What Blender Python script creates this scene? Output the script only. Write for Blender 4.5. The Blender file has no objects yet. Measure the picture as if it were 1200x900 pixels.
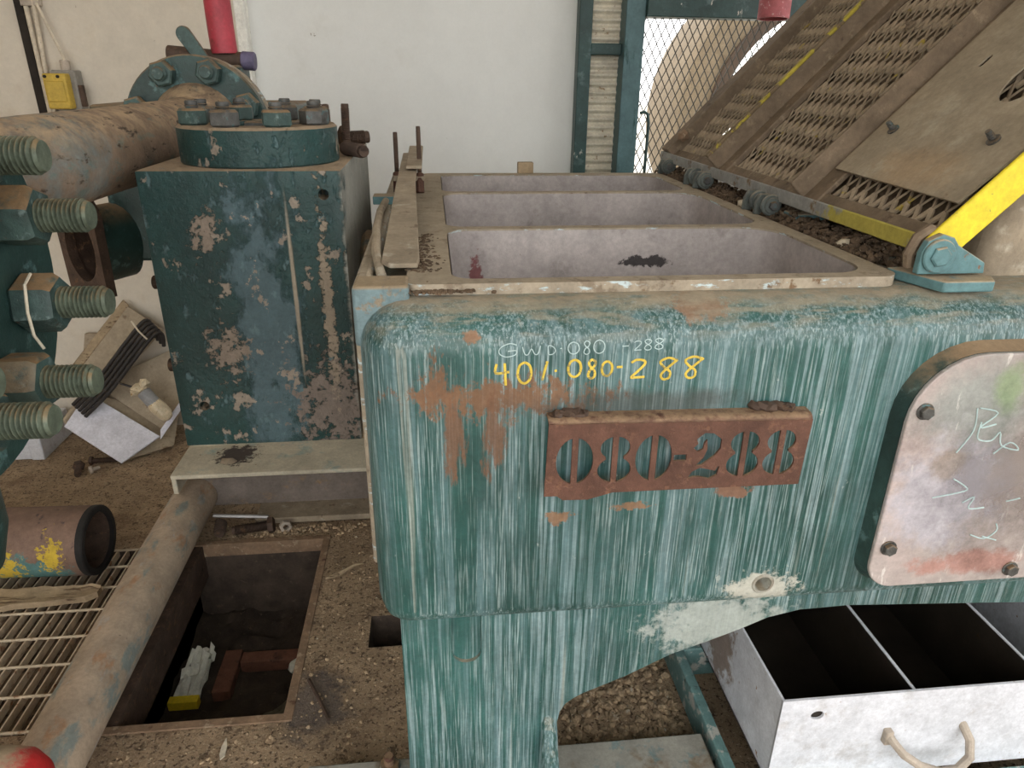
import bpy, bmesh, math, random
from mathutils import Vector, Matrix, noise as mnoise
random.seed(7)
sc = bpy.context.scene
COL = sc.collection
R = math.radians

# ------------------------------------------------------------------ camera, sky, exposure
def setup_camera():
    p, y, r = R(23.4), R(6.4), R(0.7)
    fw = Vector((math.sin(y)*math.cos(p), math.cos(y)*math.cos(p), -math.sin(p)))
    rt = Vector((math.cos(y), -math.sin(y), 0)); up = rt.cross(fw)
    rt2 = rt*math.cos(r) + up*math.sin(r); up2 = -rt*math.sin(r) + up*math.cos(r)
    cam = bpy.data.cameras.new('camera'); ob = bpy.data.objects.new('camera', cam); COL.objects.link(ob)
    cam.sensor_width = 36.0; cam.lens = 832/1200*36; cam.clip_start = .02
    m = Matrix((rt2, up2, -fw)).transposed().to_4x4(); m.translation = (0, 0, 1.6)
    ob.matrix_world = m
    sc.camera = ob
setup_camera()
w = bpy.data.worlds.new('overcast_sky'); sc.world = w; w.use_nodes = True
bg = w.node_tree.nodes['Background']; bg.inputs[0].default_value = (1, .995, .98, 1); bg.inputs[1].default_value = 2.1
sc.view_settings.view_transform = 'Standard'; sc.view_settings.look = 'None'
sc.view_settings.gamma = 1; sc.view_settings.use_curve_mapping = False
sc.view_settings.exposure = 0.62

# ------------------------------------------------------------------ materials
def lin(c):
    return tuple(((x/255)/12.92 if x/255 <= .04045 else ((x/255+.055)/1.055)**2.4) for x in c) + (1,)
class NT:
    def __init__(s, name):
        s.m = bpy.data.materials.new(name); s.m.use_nodes = True; s.t = s.m.node_tree
        s.b = s.t.nodes['Principled BSDF']; s.geo = s.t.nodes.new('ShaderNodeNewGeometry')
    def n(s, kind, **kw):
        o = s.t.nodes.new(kind)
        for k, v in kw.items(): setattr(o, k, v)
        return o
    def link(s, a, b): s.t.links.new(a, b)
    def put(s, inp, v):
        if hasattr(v, 'links'): s.link(v, inp)
        else: inp.default_value = v
    def math(s, op, a, b=0.0, clamp=False):
        o = s.n('ShaderNodeMath', operation=op, use_clamp=clamp); s.put(o.inputs[0], a); s.put(o.inputs[1], b); return o.outputs[0]
    def noise(s, scale=5, detail=4, rough=.6, off=(0, 0, 0)):
        mp = s.n('ShaderNodeMapping'); s.link(s.geo.outputs['Position'], mp.inputs[0])
        mp.inputs['Scale'].default_value = scale if isinstance(scale, tuple) else (scale,)*3
        mp.inputs['Location'].default_value = off
        t = s.n('ShaderNodeTexNoise'); s.link(mp.outputs[0], t.inputs['Vector'])
        t.inputs['Scale'].default_value = 1; t.inputs['Detail'].default_value = detail; t.inputs['Roughness'].default_value = rough
        return t.outputs['Fac']
    def ramp(s, v, lo, hi):
        o = s.n('ShaderNodeMapRange', interpolation_type='SMOOTHSTEP'); s.put(o.inputs[0], v)
        o.inputs[1].default_value = lo; o.inputs[2].default_value = hi; return o.outputs[0]
    def mix(s, fac, a, b):
        o = s.n('ShaderNodeMix', data_type='RGBA'); s.put(o.inputs['Factor'], fac)
        s.put(o.inputs['A'], a); s.put(o.inputs['B'], b); return o.outputs['Result']
    def up(s, lo=.2, hi=.8):
        sep = s.n('ShaderNodeSeparateXYZ'); s.link(s.geo.outputs['Normal'], sep.inputs[0]); return s.ramp(sep.outputs[2], lo, hi)
    def spot(s, c, r, amp=.6, scale=25, soft=.25, off=(0, 0, 0)):
        sub = s.n('ShaderNodeVectorMath', operation='SUBTRACT'); s.link(s.geo.outputs['Position'], sub.inputs[0]); sub.inputs[1].default_value = c
        dv = s.n('ShaderNodeVectorMath', operation='DIVIDE'); s.link(sub.outputs[0], dv.inputs[0]); dv.inputs[1].default_value = r
        ln = s.n('ShaderNodeVectorMath', operation='LENGTH'); s.link(dv.outputs[0], ln.inputs[0])
        nz = s.math('MULTIPLY', s.math('SUBTRACT', s.noise(scale, 9, .74, off), .5), amp*4)
        d = s.math('ADD', ln.outputs['Value'], nz)
        return s.ramp(d, 1+soft, 1-soft) if False else s.math('SUBTRACT', 1.0, s.ramp(d, 1-soft, 1+soft))
def mat(name, col, rough=.6, metal=0.0, var=.25, vscale=6, layers=(), bump=.25, bscale=70, spec=.4, coat=0.0, grain=.5):
    """layers: (colour, kind, args...) laid over the base colour in order"""
    q = NT(name)
    c = lin(col); dk = tuple(x*(1-var) for x in c[:3])+(1,); lt = tuple(min(1, x*(1+var)) for x in c[:3])+(1,)
    out = q.mix(q.ramp(q.noise(vscale, 6, .65), .3, .7), dk, lt)
    rg = rough; hgt = None
    for L in layers:
        lc, kind, a = L[0], L[1], L[2:]
        if kind == 'noise':
            mk = q.ramp(q.noise(a[0], a[3] if len(a) > 3 else 6, .65, a[4] if len(a) > 4 else (0, 0, 0)), a[1], a[2])
        elif kind == 'up':
            mk = q.math('MULTIPLY', q.up(a[0], a[1]), q.ramp(q.noise(a[2], 6, .65, (3, 1, 5)), a[3], a[4]))
        elif kind == 'streak':   # fine runs down the face, gathered in broad patches
            fine = q.ramp(q.noise(a[0], 3, .6, a[4] if len(a) > 4 else (0, 0, 0)), a[1], a[2])
            broad = q.ramp(q.noise((7, 7, 1.6), 3, .5, (a[3], 0, 0)), .33, .58)
            mk = q.math('MULTIPLY', fine, broad)
        elif kind == 'spot':
            mk = q.spot(*a)
        mk2 = q.math('MULTIPLY', mk, L[1] == 'x' or (lc[3] if len(lc) > 3 else 1.0))
        out = q.mix(mk2, out, lin(lc[:3]))
        if kind in ('noise', 'spot'): hgt = mk if hgt is None else q.math('MAXIMUM', hgt, mk)
        rg = q.math('MAXIMUM', rg, q.math('MULTIPLY', mk2, .85))
    if grain:
        g = q.math('ADD', q.math('MULTIPLY', q.noise(95, 8, .75, (1, 9, 4)), grain*1.6), 1-grain*.8)
        g2 = q.math('ADD', q.math('MULTIPLY', q.ramp(q.noise(14, 8, .7, (8, 2, 6)), .3, .7), grain*.5), 1-grain*.25)
        gm = q.n('ShaderNodeVectorMath', operation='SCALE'); q.link(out, gm.inputs[0]); q.link(q.math('MULTIPLY', g, g2), gm.inputs['Scale'])
        out = gm.outputs[0]
    q.link(out, q.b.inputs['Base Color'])
    q.put(q.b.inputs['Roughness'], rg); q.b.inputs['Metallic'].default_value = metal
    q.b.inputs['Specular IOR Level'].default_value = spec
    if coat: q.b.inputs['Coat Weight'].default_value = coat; q.b.inputs['Coat Roughness'].default_value = .15
    if bump:
        h = q.noise(bscale, 6, .7)
        if hgt is not None: h = q.math('ADD', h, q.math('MULTIPLY', hgt, -.6))
        bn = q.n('ShaderNodeBump'); bn.inputs['Strength'].default_value = bump; bn.inputs['Distance'].default_value = .012 if name.startswith('dusty_aggregate') else .004
        q.link(h, bn.inputs['Height']); q.link(bn.outputs[0], q.b.inputs['Normal'])
    return q.m
TAN = (158, 138, 112); RUST = (122, 74, 48)
M = {}
M['teal'] = mat('worn_teal_paint', (42, 82, 78), .28, 0, .3, 3, [
    ((98, 126, 130, .65), 'streak', (60, 60, 1.4), .40, .64, 0.0),
    ((140, 162, 166, .62), 'streak', (190, 190, 3.2), .47, .64, 4.0, (5, 2, 1)),
    ((176, 192, 192, .5), 'streak', (360, 360, 8), .52, .66, 9.0, (2, 2, 7)),
    ((166, 168, 158, .5), 'noise', (48, 48, .9), .64, .73, 3),
    ((170, 178, 172, .7), 'noise', (30, 30, 22), .67, .71, 8, (4, 4, 4)),
    ((122, 88, 62, .9), 'spot', (.10, .97, 1.155), (.12, .2, .026), 1.5, (60, 60, 34), .35),
    ((118, 86, 62, .9), 'spot', (-.005, .97, 1.17), (.018, .2, .04), 1.4, (80, 80, 36), .3),
    ((112, 80, 58, .85), 'spot', (.02, .97, 1.09), (.014, .2, .07), 1.2, (60, 60, 14), .3),
    ((112, 80, 58, .85), 'spot', (.085, .97, 1.10), (.016, .2, .06), 1.2, (60, 60, 14), .3),
    ((122, 92, 74), 'spot', (.48, .97, .968), (.03, .1, .012), .8, 50, .15),
    ((132, 100, 74, .9), 'spot', (.19, .97, .935), (.024, .1, .012), 1.2, 60, .2),
    ((132, 100, 74, .9), 'spot', (.31, .97, .95), (.03, .1, .007), 1.2, 60, .2),
    ((132, 100, 76, .9), 'spot', (.40, .985, 1.285), (.045, .1, .02), .9, 44, .2),
    ((140, 104, 78, .9), 'spot', (.05, .97, 1.25), (.012, .1, .008), .9, 60, .2),
    ((64, 60, 54, .65), 'spot', (.3, .97, 1.137), (.17, .2, .022), .5, 14, .5),
    ((186, 184, 172, .85), 'spot', (.565, .97, .762), (.06, .2, .035), .9, 36, .2),
    ((172, 178, 172, .8), 'spot', (.52, 1.03, .635), (.12, .1, .07), .9, 36, .3),
    ((150, 138, 118), 'up', .72, .99, (26, 60, 40), .22, .6),
    ((150, 140, 120, .6), 'up', .1, .8, (12, 50, 60), .46, .62)], .3, 60, .5)
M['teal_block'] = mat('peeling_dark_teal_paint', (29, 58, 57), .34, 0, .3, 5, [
    ((84, 104, 112, .65), 'spot', (-.34, 1.4, 1.12), (.06, .3, .26), .9, (22, 22, 14), .3),
    ((92, 116, 120, .65), 'noise', (40, 40, 22), .56, .64, 9, (2, 7, 1)),
    ((138, 128, 116), 'noise', (22, 22, 17), .60, .62, 12),
    ((116, 106, 98), 'spot', (-.22, 1.4, .95), (.07, .3, .09), 1.9, 40, .15),
    ((150, 140, 124), 'spot', (-.277, 1.4, 1.2), (.004, .3, .16), .15, 40, .4),
    ((140, 128, 112), 'spot', (-.215, 1.4, 1.17), (.010, .3, .17), 1.6, 60, .15),
    ((128, 116, 104), 'spot', (-.43, 1.4, 1.32), (.02, .3, .035), 2.2, 45, .12),
    ((128, 116, 104), 'spot', (-.42, 1.4, 1.08), (.03, .3, .04), 2.4, 45, .12),
    ((150, 148, 140, .8), 'spot', (-.165, 1.7, 1.2), (.012, .5, .5), .7, (14, 14, 30), .3),  # paler right face: strong light on that side painted in, with scuffed paint
    ((152, 132, 108), 'up', .3, .8, 25, .2, .45)], .8, 70, .45)
M['green_dark'] = mat('grimy_dark_green_paint', (40, 63, 60), .38, 0, .35, 9, [
    ((96, 128, 128, .7), 'noise', 22, .55, .68),
    ((140, 118, 92), 'up', .25, .85, 25, .25, .55), ((110, 78, 52, .8), 'noise', 30, .66, .72)], .35, 70, .45)
M['green_nut'] = mat('chipped_green_bolt_paint', (60, 80, 77), .45, .1, .35, 20, [
    ((120, 140, 138, .7), 'noise', 45, .55, .68), ((138, 112, 82), 'up', .2, .8, 40, .25, .55),
    ((78, 66, 54, .9), 'noise', 60, .62, .70)], .35, 110, .45)
M['thread'] = mat('dirty_green_thread', (96, 106, 92), .55, .3, .3, 50, [((142, 122, 92), 'up', .1, .8, 60, .35, .6)], .15, 150)
M['bolt_dark'] = mat('dark_oily_bolt_steel', (84, 84, 82), .5, .3, .35, 40, [((128, 108, 84), 'up', .2, .8, 50, .35, .6), ((92, 124, 126, .8), 'noise', 40, .6, .66)], .35, 110)
M['rust'] = mat('rust_brown_plate', (98, 68, 56), .65, .15, .22, 22, [((122, 88, 70), 'noise', 60, .55, .68), ((82, 52, 40), 'noise', 34, .62, .72), ((150, 124, 98), 'up', .3, .8, 60, .3, .6)], .45, 140)
M['rust_dark'] = mat('dark_rust', (80, 64, 54), .7, .15, .3, 15, [((112, 86, 64), 'noise', 40, .55, .68), ((52, 40, 34), 'noise', 25, .6, .7)], .6, 80)
M['well'] = mat('mauve_grey_bare_casting', (168, 160, 157), .55, 0, .13, 5, [((124, 116, 112, .7), 'noise', 9, .56, .72), ((178, 172, 168, .6), 'noise', 14, .58, .74, 6, (3, 3, 1)), ((78, 58, 54, .8), 'noise', 40, .69, .75),
    ((116, 42, 46, .8), 'spot', (.085, 1.47, 1.2), (.012, .06, .06), 1.0, 60, .25), ((66, 62, 62), 'spot', (.45, 1.47, 1.24), (.05, .08, .012), .9, 40, .15)], .3, 45)
M['rim'] = mat('dusty_deck_rim', (158, 146, 128), .8, 0, .15, 14, [((190, 204, 206), 'noise', (20, 20, 60), .55, .62), ((120, 96, 72), 'noise', 35, .6, .7), ((160, 147, 127), 'up', .5, .9, 20, .05, .3), ((122, 106, 88, .7), 'noise', 28, .56, .66, 9, (7, 3, 3))], .45, 80)
M['rim_blue'] = mat('dusty_pale_blue_rim', (112, 132, 136), .8, 0, .2, 20, [((158, 140, 114), 'up', .3, .8, 20, .1, .3), ((142, 130, 112), 'noise', 30, .54, .62)], .4, 80)
M['dust'] = mat('dusty_tan_metal', (156, 142, 122), .8, 0, .18, 10, [((184, 174, 156), 'noise', 18, .55, .7), ((112, 92, 74, .8), 'noise', 25, .6, .7)], .4, 80)
M['lid_brown'] = mat('dusty_brown_steel', (122, 106, 88), .8, .05, .18, 14, [((148, 132, 110), 'noise', 30, .55, .7), ((92, 76, 62), 'noise', 20, .6, .7)], .4, 100)
M['lid_back'] = mat('caked_brown_backing', (112, 97, 80), .9, 0, .25, 20, [((90, 76, 62), 'noise', 40, .5, .65)], .6, 80)
M['mesh_brown'] = mat('dust_caked_expanded_metal', (156, 140, 118), .8, .05, .18, 30, [((172, 152, 70), 'noise', 26, .62, .68)], .4, 120)
M['lid_plate'] = mat('dusty_khaki_plate', (158, 145, 124), .75, 0, .09, 7, [((170, 142, 108, .5), 'spot', (.86, 1.25, 1.46), (.05, .1, .04), .5, 18, .5), ((178, 168, 148, .8), 'noise', 12, .52, .72), ((126, 104, 82, .8), 'noise', 22, .64, .74)], .3, 60)
M['yellow'] = mat('bright_yellow_paint', (224, 203, 48), .5, 0, .05, 8, [((88, 92, 74), 'noise', 55, .68, .71)], .2, 60)
M['yellow_worn'] = mat('worn_yellow_edge', (176, 160, 60), .7, 0, .2, 20, [((116, 100, 78), 'noise', 22, .47, .54), ((60, 74, 62), 'noise', 18, .62, .66, 5, (4, 4, 2))], .3, 60)
M['hinge_grey'] = mat('blue_grey_hinge_bar', (150, 150, 146), .65, .1, .14, 18, [((126, 108, 86), 'noise', 20, .56, .66), ((178, 166, 80), 'spot', (.8, 1.2, 1.35), (.1, .16, .06), .6, 25, .2)], .35, 90)
M['hinge_blue'] = mat('pale_blue_teal_paint', (92, 128, 132), .5, 0, .2, 20, [((164, 148, 124), 'up', .3, .8, 40, .25, .45), ((134, 98, 76), 'noise', 38, .63, .69)], .3, 80)
M['knuckle'] = mat('grey_green_hinge_knuckle', (92, 98, 94), .6, .1, .25, 30, [((140, 132, 116), 'up', .1, .8, 40, .3, .6)], .4, 100)
M['dirt'] = mat('brown_dirt_clods', (94, 78, 62), .95, 0, .45, 25, [((160, 146, 126), 'noise', 45, .62, .68)], .6, 120)
M['pale_stone'] = mat('pale_stone', (190, 178, 156), .9, 0, .15, 25, (), .5, 90)
M['pebble'] = mat('floor_grit', (168, 146, 118), .95, 0, .45, 40, [((190, 178, 158), 'noise', 50, .6, .66)], .5, 120)
M['floor'] = mat('dusty_aggregate_concrete', (172, 148, 120), .95, 0, .16, 5, [
    ((92, 74, 58, .9), 'noise', 80, .545, .60, 12), ((84, 68, 54, .7), 'noise', 26, .56, .64, 10, (6, 6, 1)), ((206, 188, 160, .9), 'noise', 140, .575, .62, 8), ((120, 98, 78, .7), 'noise', 7, .5, .72),
    ((96, 88, 84, .8), 'spot', (-.37, 1.5, 0), (.09, .11, .3), .8, 16, .4), ((70, 58, 48, .8), 'noise', 22, .63, .72)], .8, 75)
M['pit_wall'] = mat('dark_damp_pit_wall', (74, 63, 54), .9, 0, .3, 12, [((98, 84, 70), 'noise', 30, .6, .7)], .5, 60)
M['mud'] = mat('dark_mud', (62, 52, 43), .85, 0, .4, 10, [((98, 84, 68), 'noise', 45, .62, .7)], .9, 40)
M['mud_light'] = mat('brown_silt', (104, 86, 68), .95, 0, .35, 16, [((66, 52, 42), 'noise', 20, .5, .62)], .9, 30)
M['iron_edge'] = mat('rusty_angle_edge', (136, 112, 90), .85, .05, .2, 20, [((166, 146, 122), 'noise', 30, .55, .65), ((92, 66, 50), 'noise', 18, .6, .7)], .5, 90)
M['wall_white'] = mat('white_wall_panel', (230, 231, 228), .7, 0, .02, 3, [((206, 204, 196, .5), 'noise', 3, .55, .8), ((150, 140, 126), 'noise', 24, .72, .75)], .08, 30, grain=.06)
M['wall_cream'] = mat('grimy_cream_wall', (212, 203, 188), .8, 0, .05, 4, [((182, 164, 138, .7), 'noise', 4, .52, .78), ((150, 132, 108), 'noise', 40, .69, .74)], .15, 60, grain=.14)
M['trim_white'] = mat('white_trim', (232, 230, 222), .6, 0, .04, 4, [((190, 180, 164), 'noise', 20, .62, .7)], .1, 60)
M['ceiling'] = mat('white_sheet_ceiling', (225, 225, 222), .7, 0, .03, 3, (), .05, 30, grain=0)
M['gate_green'] = mat('dark_green_frame_paint', (46, 70, 68), .45, 0, .2, 9, [((196, 192, 182), 'noise', (22, 22, 8), .64, .67), ((96, 116, 116, .7), 'noise', 14, .55, .7)], .3, 80)
M['gate_blue'] = mat('blue_green_post_paint', (80, 108, 112), .5, 0, .12, 7, [((40, 72, 70), 'noise', (16, 16, 4), .56, .66), ((60, 56, 50), 'noise', 50, .7, .74)], .2, 80)
M['corrugated'] = mat('dusty_corrugated_sheet', (216, 208, 190), .7, .05, .1, 10, [((150, 124, 92), 'noise', 30, .6, .68)], .3, 80)
M['wire'] = mat('dark_wire_mesh', (70, 66, 58), .6, .3, .2, 20, (), .1, 80)
M['tank'] = mat('tan_tank_shell', (112, 98, 78), .7, 0, .08, 2, [((92, 76, 56), 'noise', 5, .55, .7)], .1, 10)
M['tank_rib'] = mat('brown_tank_ring', (62, 48, 36), .7, 0, .15, 4, (), .2, 10)
M['ground'] = mat('pale_yard_ground', (204, 198, 186), .95, 0, .06, 1, (), .2, 6, grain=0)
M['unseen_ground'] = mat('unseen_ground_concrete', (140, 134, 122), .95, 0, .1, 1, (), .2, 6)
M['red'] = mat('scuffed_red_paint', (168, 56, 68), .45, 0, .14, 12, [((206, 168, 160), 'noise', (50, 50, 16), .66, .70), ((124, 52, 50, .8), 'noise', 20, .58, .7)], .25, 80)
M['red_dusty'] = mat('dusty_red_cap', (186, 44, 44), .5, 0, .12, 10, [((176, 156, 130), 'spot', (-.835, .97, .49), (.075, .2, .06), .5, 18, .3)], .25, 60)
M['pink'] = mat('faded_pink_red_pipe', (168, 92, 96), .6, 0, .15, 20, [((206, 170, 170), 'noise', 60, .6, .68), ((90, 60, 60), 'noise', 26, .62, .7)], .3, 100)
M['pipe_tan'] = mat('scuffed_tan_grey_pipe', (178, 160, 140), .65, .05, .14, 8, [((120, 140, 140, .75), 'noise', (12, 5, 12), .54, .64), ((176, 134, 100, .8), 'noise', (14, 6, 14), .55, .66, 5, (5, 3, 1)), ((176, 172, 168, .7), 'noise', (20, 9, 20), .58, .7, 5, (1, 7, 3)), ((70, 62, 56), 'noise', 30, .68, .73)], .35, 70)
M['pipe_big'] = mat('brown_dusted_discharge_pipe', (128, 108, 90), .7, .05, .2, 14, [((112, 130, 132, .8), 'spot', (-.66, 1.36, 1.46), (.08, .12, .07), .6, 18, .5), ((96, 118, 112, .6), 'noise', (30, 14, 30), .55, .66), ((176, 152, 122), 'up', .1, .95, 30, .35, .65), ((74, 62, 50), 'noise', (50, 18, 50), .58, .66)], .5, 90)
M['pipe_open'] = mat('rust_purple_pipe_with_chipped_paint', (122, 98, 84), .7, .05, .15, 12, [((84, 122, 120), 'spot', (-1.45, 2.05, .06), (.2, .3, .085), .6, 18, .12), ((196, 168, 60), 'spot', (-1.28, 2.05, .14), (.03, .2, .05), 1.8, 45, .08), ((196, 168, 60), 'spot', (-1.44, 2.05, .1), (.05, .2, .05), 1.8, 45, .08), ((70, 60, 60), 'noise', 16, .6, .7)], .4, 80)
M['black'] = mat('soot_black', (30, 28, 27), .8, 0, .3, 20, (), .4, 60)
M['beam'] = mat('pale_blue_tan_beam_paint', (192, 184, 164), .7, 0, .1, 7, [((146, 166, 162, .8), 'noise', (10, 10, 10), .54, .68), ((110, 84, 64), 'noise', 30, .66, .71), ((74, 66, 62), 'spot', (-.78, 2.5, .25), (.07, .07, .05), .9, 40, .2)], .35, 70)
M['beam_web'] = mat('grey_brown_beam_web', (122, 112, 104), .8, 0, .15, 9, [((146, 122, 94), 'noise', 12, .55, .68)], .4, 60)
M['grate'] = mat('light_rusty_grating', (196, 180, 156), .75, .1, .12, 20, [((150, 112, 82), 'noise', 24, .58, .66)], .3, 120)
M['wood'] = mat('weathered_split_wood', (166, 146, 118), .9, 0, .15, 15, [((104, 84, 64), 'noise', (8, 90, 90), .56, .64)], .6, 60)
M['wood_red'] = mat('reddish_plank', (108, 72, 56), .9, 0, .2, 14, [((74, 52, 42), 'noise', 20, .55, .68)], .4, 60)
M['tray_white'] = mat('chipped_white_enamel', (214, 216, 222), .5, 0, .03, 5, [((150, 118, 90), 'noise', 38, .66, .70), ((176, 172, 170, .6), 'noise', 9, .56, .72), ((128, 104, 84, .8), 'spot', (.725, 1.4, .22), (.05, .07, .12), .9, 30, .3)], .15, 70)
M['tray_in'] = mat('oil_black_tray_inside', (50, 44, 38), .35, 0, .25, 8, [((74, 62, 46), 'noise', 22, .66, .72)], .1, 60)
M['rail'] = mat('pale_teal_skid_rail', (104, 138, 136), .6, 0, .15, 10, [((180, 180, 172), 'noise', 20, .52, .6), ((60, 72, 68), 'noise', 14, .6, .68)], .3, 70)
M['base_plate'] = mat('dusty_grey_base_plate', (150, 148, 138), .75, 0, .12, 8, [((120, 104, 84), 'noise', 10, .5, .68), ((112, 134, 134, .8), 'noise', 18, .58, .68)], .3, 60)
M['handle'] = mat('dull_beige_handle', (176, 164, 150), .6, .05, .12, 20, [((120, 98, 80), 'noise', 40, .62, .7)], .3, 90)
M['chalk_white'] = mat('white_chalk', (176, 196, 196), .95, 0, .1, 30, (), .1, 90)
M['chalk_yellow'] = mat('yellow_paint_marker', (214, 186, 76), .8, 0, .2, 60, [((150, 136, 84), 'noise', 120, .52, .6)], .1, 90)
M['cover'] = mat('scuffed_pinkish_clear_cover', (176, 165, 161), .3, 0, .1, 6, [
    ((190, 170, 166, .5), 'spot', (.78, .92, 1.05), (.06, .1, .2), .5, 12, .5),
    ((146, 150, 146, .9), 'spot', (.86, .92, 1.12), (.09, .1, .08), .5, 11, .5),
    ((132, 158, 108, .65), 'spot', (.90, .92, 1.155), (.025, .1, .04), .6, 24, .5),
    ((176, 112, 96, .6), 'spot', (.94, .92, .82), (.11, .1, .022), .8, 18, .35),
    ((180, 176, 184, .9), 'spot', (.84, .92, .96), (.10, .1, .10), .7, 16, .4),
    ((158, 140, 122, .6), 'spot', (.83, .92, 1.02), (.03, .1, .03), .4, 30, .3),
    ((222, 218, 212, .6), 'noise', (40, 40, 9), .62, .68, 8)], .08, 60, .5, .35)
def see_through(m, c, r, most):
    q = NT.__new__(NT); q.m = m; q.t = m.node_tree; q.b = q.t.nodes['Principled BSDF']; q.geo = q.n('ShaderNodeNewGeometry')
    q.link(q.math('SUBTRACT', 1.0, q.math('MULTIPLY', q.spot(c, r, .6, 9, .5), most)), q.b.inputs['Alpha'])
see_through(M['cover'], (1.04, .94, 1.0), (.22, .2, .15), .62)     # clear plastic showing between the scuffs
M['chamber'] = mat('oily_brown_chamber', (168, 136, 110), .5, 0, .2, 6, [((120, 92, 70), 'noise', 9, .5, .66)], .2, 40)
M['grime'] = mat('dark_grime_frame', (58, 54, 48), .8, 0, .3, 12, [((120, 104, 84), 'up', .2, .8, 30, .2, .5), ((96, 110, 104, .8), 'noise', (30, 30, 8), .6, .68)], .4, 60)
M['purple_cap'] = mat('dull_purple_cap', (96, 90, 116), .6, 0, .15, 20, (), .2, 60)
M['plastic_yellow'] = mat('yellow_switch_plastic', (196, 166, 70), .5, 0, .06, 14, [((150, 116, 40), 'noise', 40, .64, .72)], .1, 60)
M['grey_box'] = mat('grey_switch_back', (140, 136, 128), .6, 0, .1, 20, (), .2, 60)
M['conduit'] = mat('cream_conduit', (204, 192, 172), .6, 0, .08, 20, [((150, 132, 110), 'noise', 40, .62, .7)], .15, 60)
M['channel_black'] = mat('dark_cable_channel', (40, 34, 28), .8, 0, .3, 20, (), .5, 80)
M['sheet_white'] = mat('white_sheet_metal', (222, 222, 232), .4, 0, .02, 6, [((190, 180, 170), 'noise', 10, .64, .76)], .1, 50)
M['sheet_cream'] = mat('dusty_cream_sheet', (164, 149, 127), .7, 0, .08, 8, [((118, 98, 76), 'noise', 14, .58, .7)], .2, 60)
M['rubber'] = mat('black_rubber_cable', (44, 40, 38), .6, 0, .2, 20, [((96, 84, 70), 'up', .3, .9, 30, .45, .6)], .2, 60)
M['clear_plug'] = mat('yellowed_clear_plastic', (206, 190, 160), .3, 0, .12, 40, [((160, 130, 90), 'noise', 50, .58, .66)], .3, 90)
M['plug_grey'] = mat('grey_plug_collar', (140, 140, 140), .5, 0, .1, 20, (), .1, 60)
M['scrap_white'] = mat('crumpled_white_scrap', (204, 202, 188), .8, 0, .1, 20, (), .4, 40)
M['scrap_yellow'] = mat('yellow_scrap_print', (226, 196, 40), .7, 0, .08, 20, (), .2, 40)
M['plastic_film'] = mat('dirty_plastic_film', (98, 92, 76), .5, 0, .3, 20, (), .5, 30)
M['rod'] = mat('pale_steel_rod', (168, 166, 164), .4, .4, .1, 20, (), .1, 60)
M['string'] = mat('pale_string', (206, 196, 176), .9, 0, .1, 40, (), .1, 60)

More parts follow.
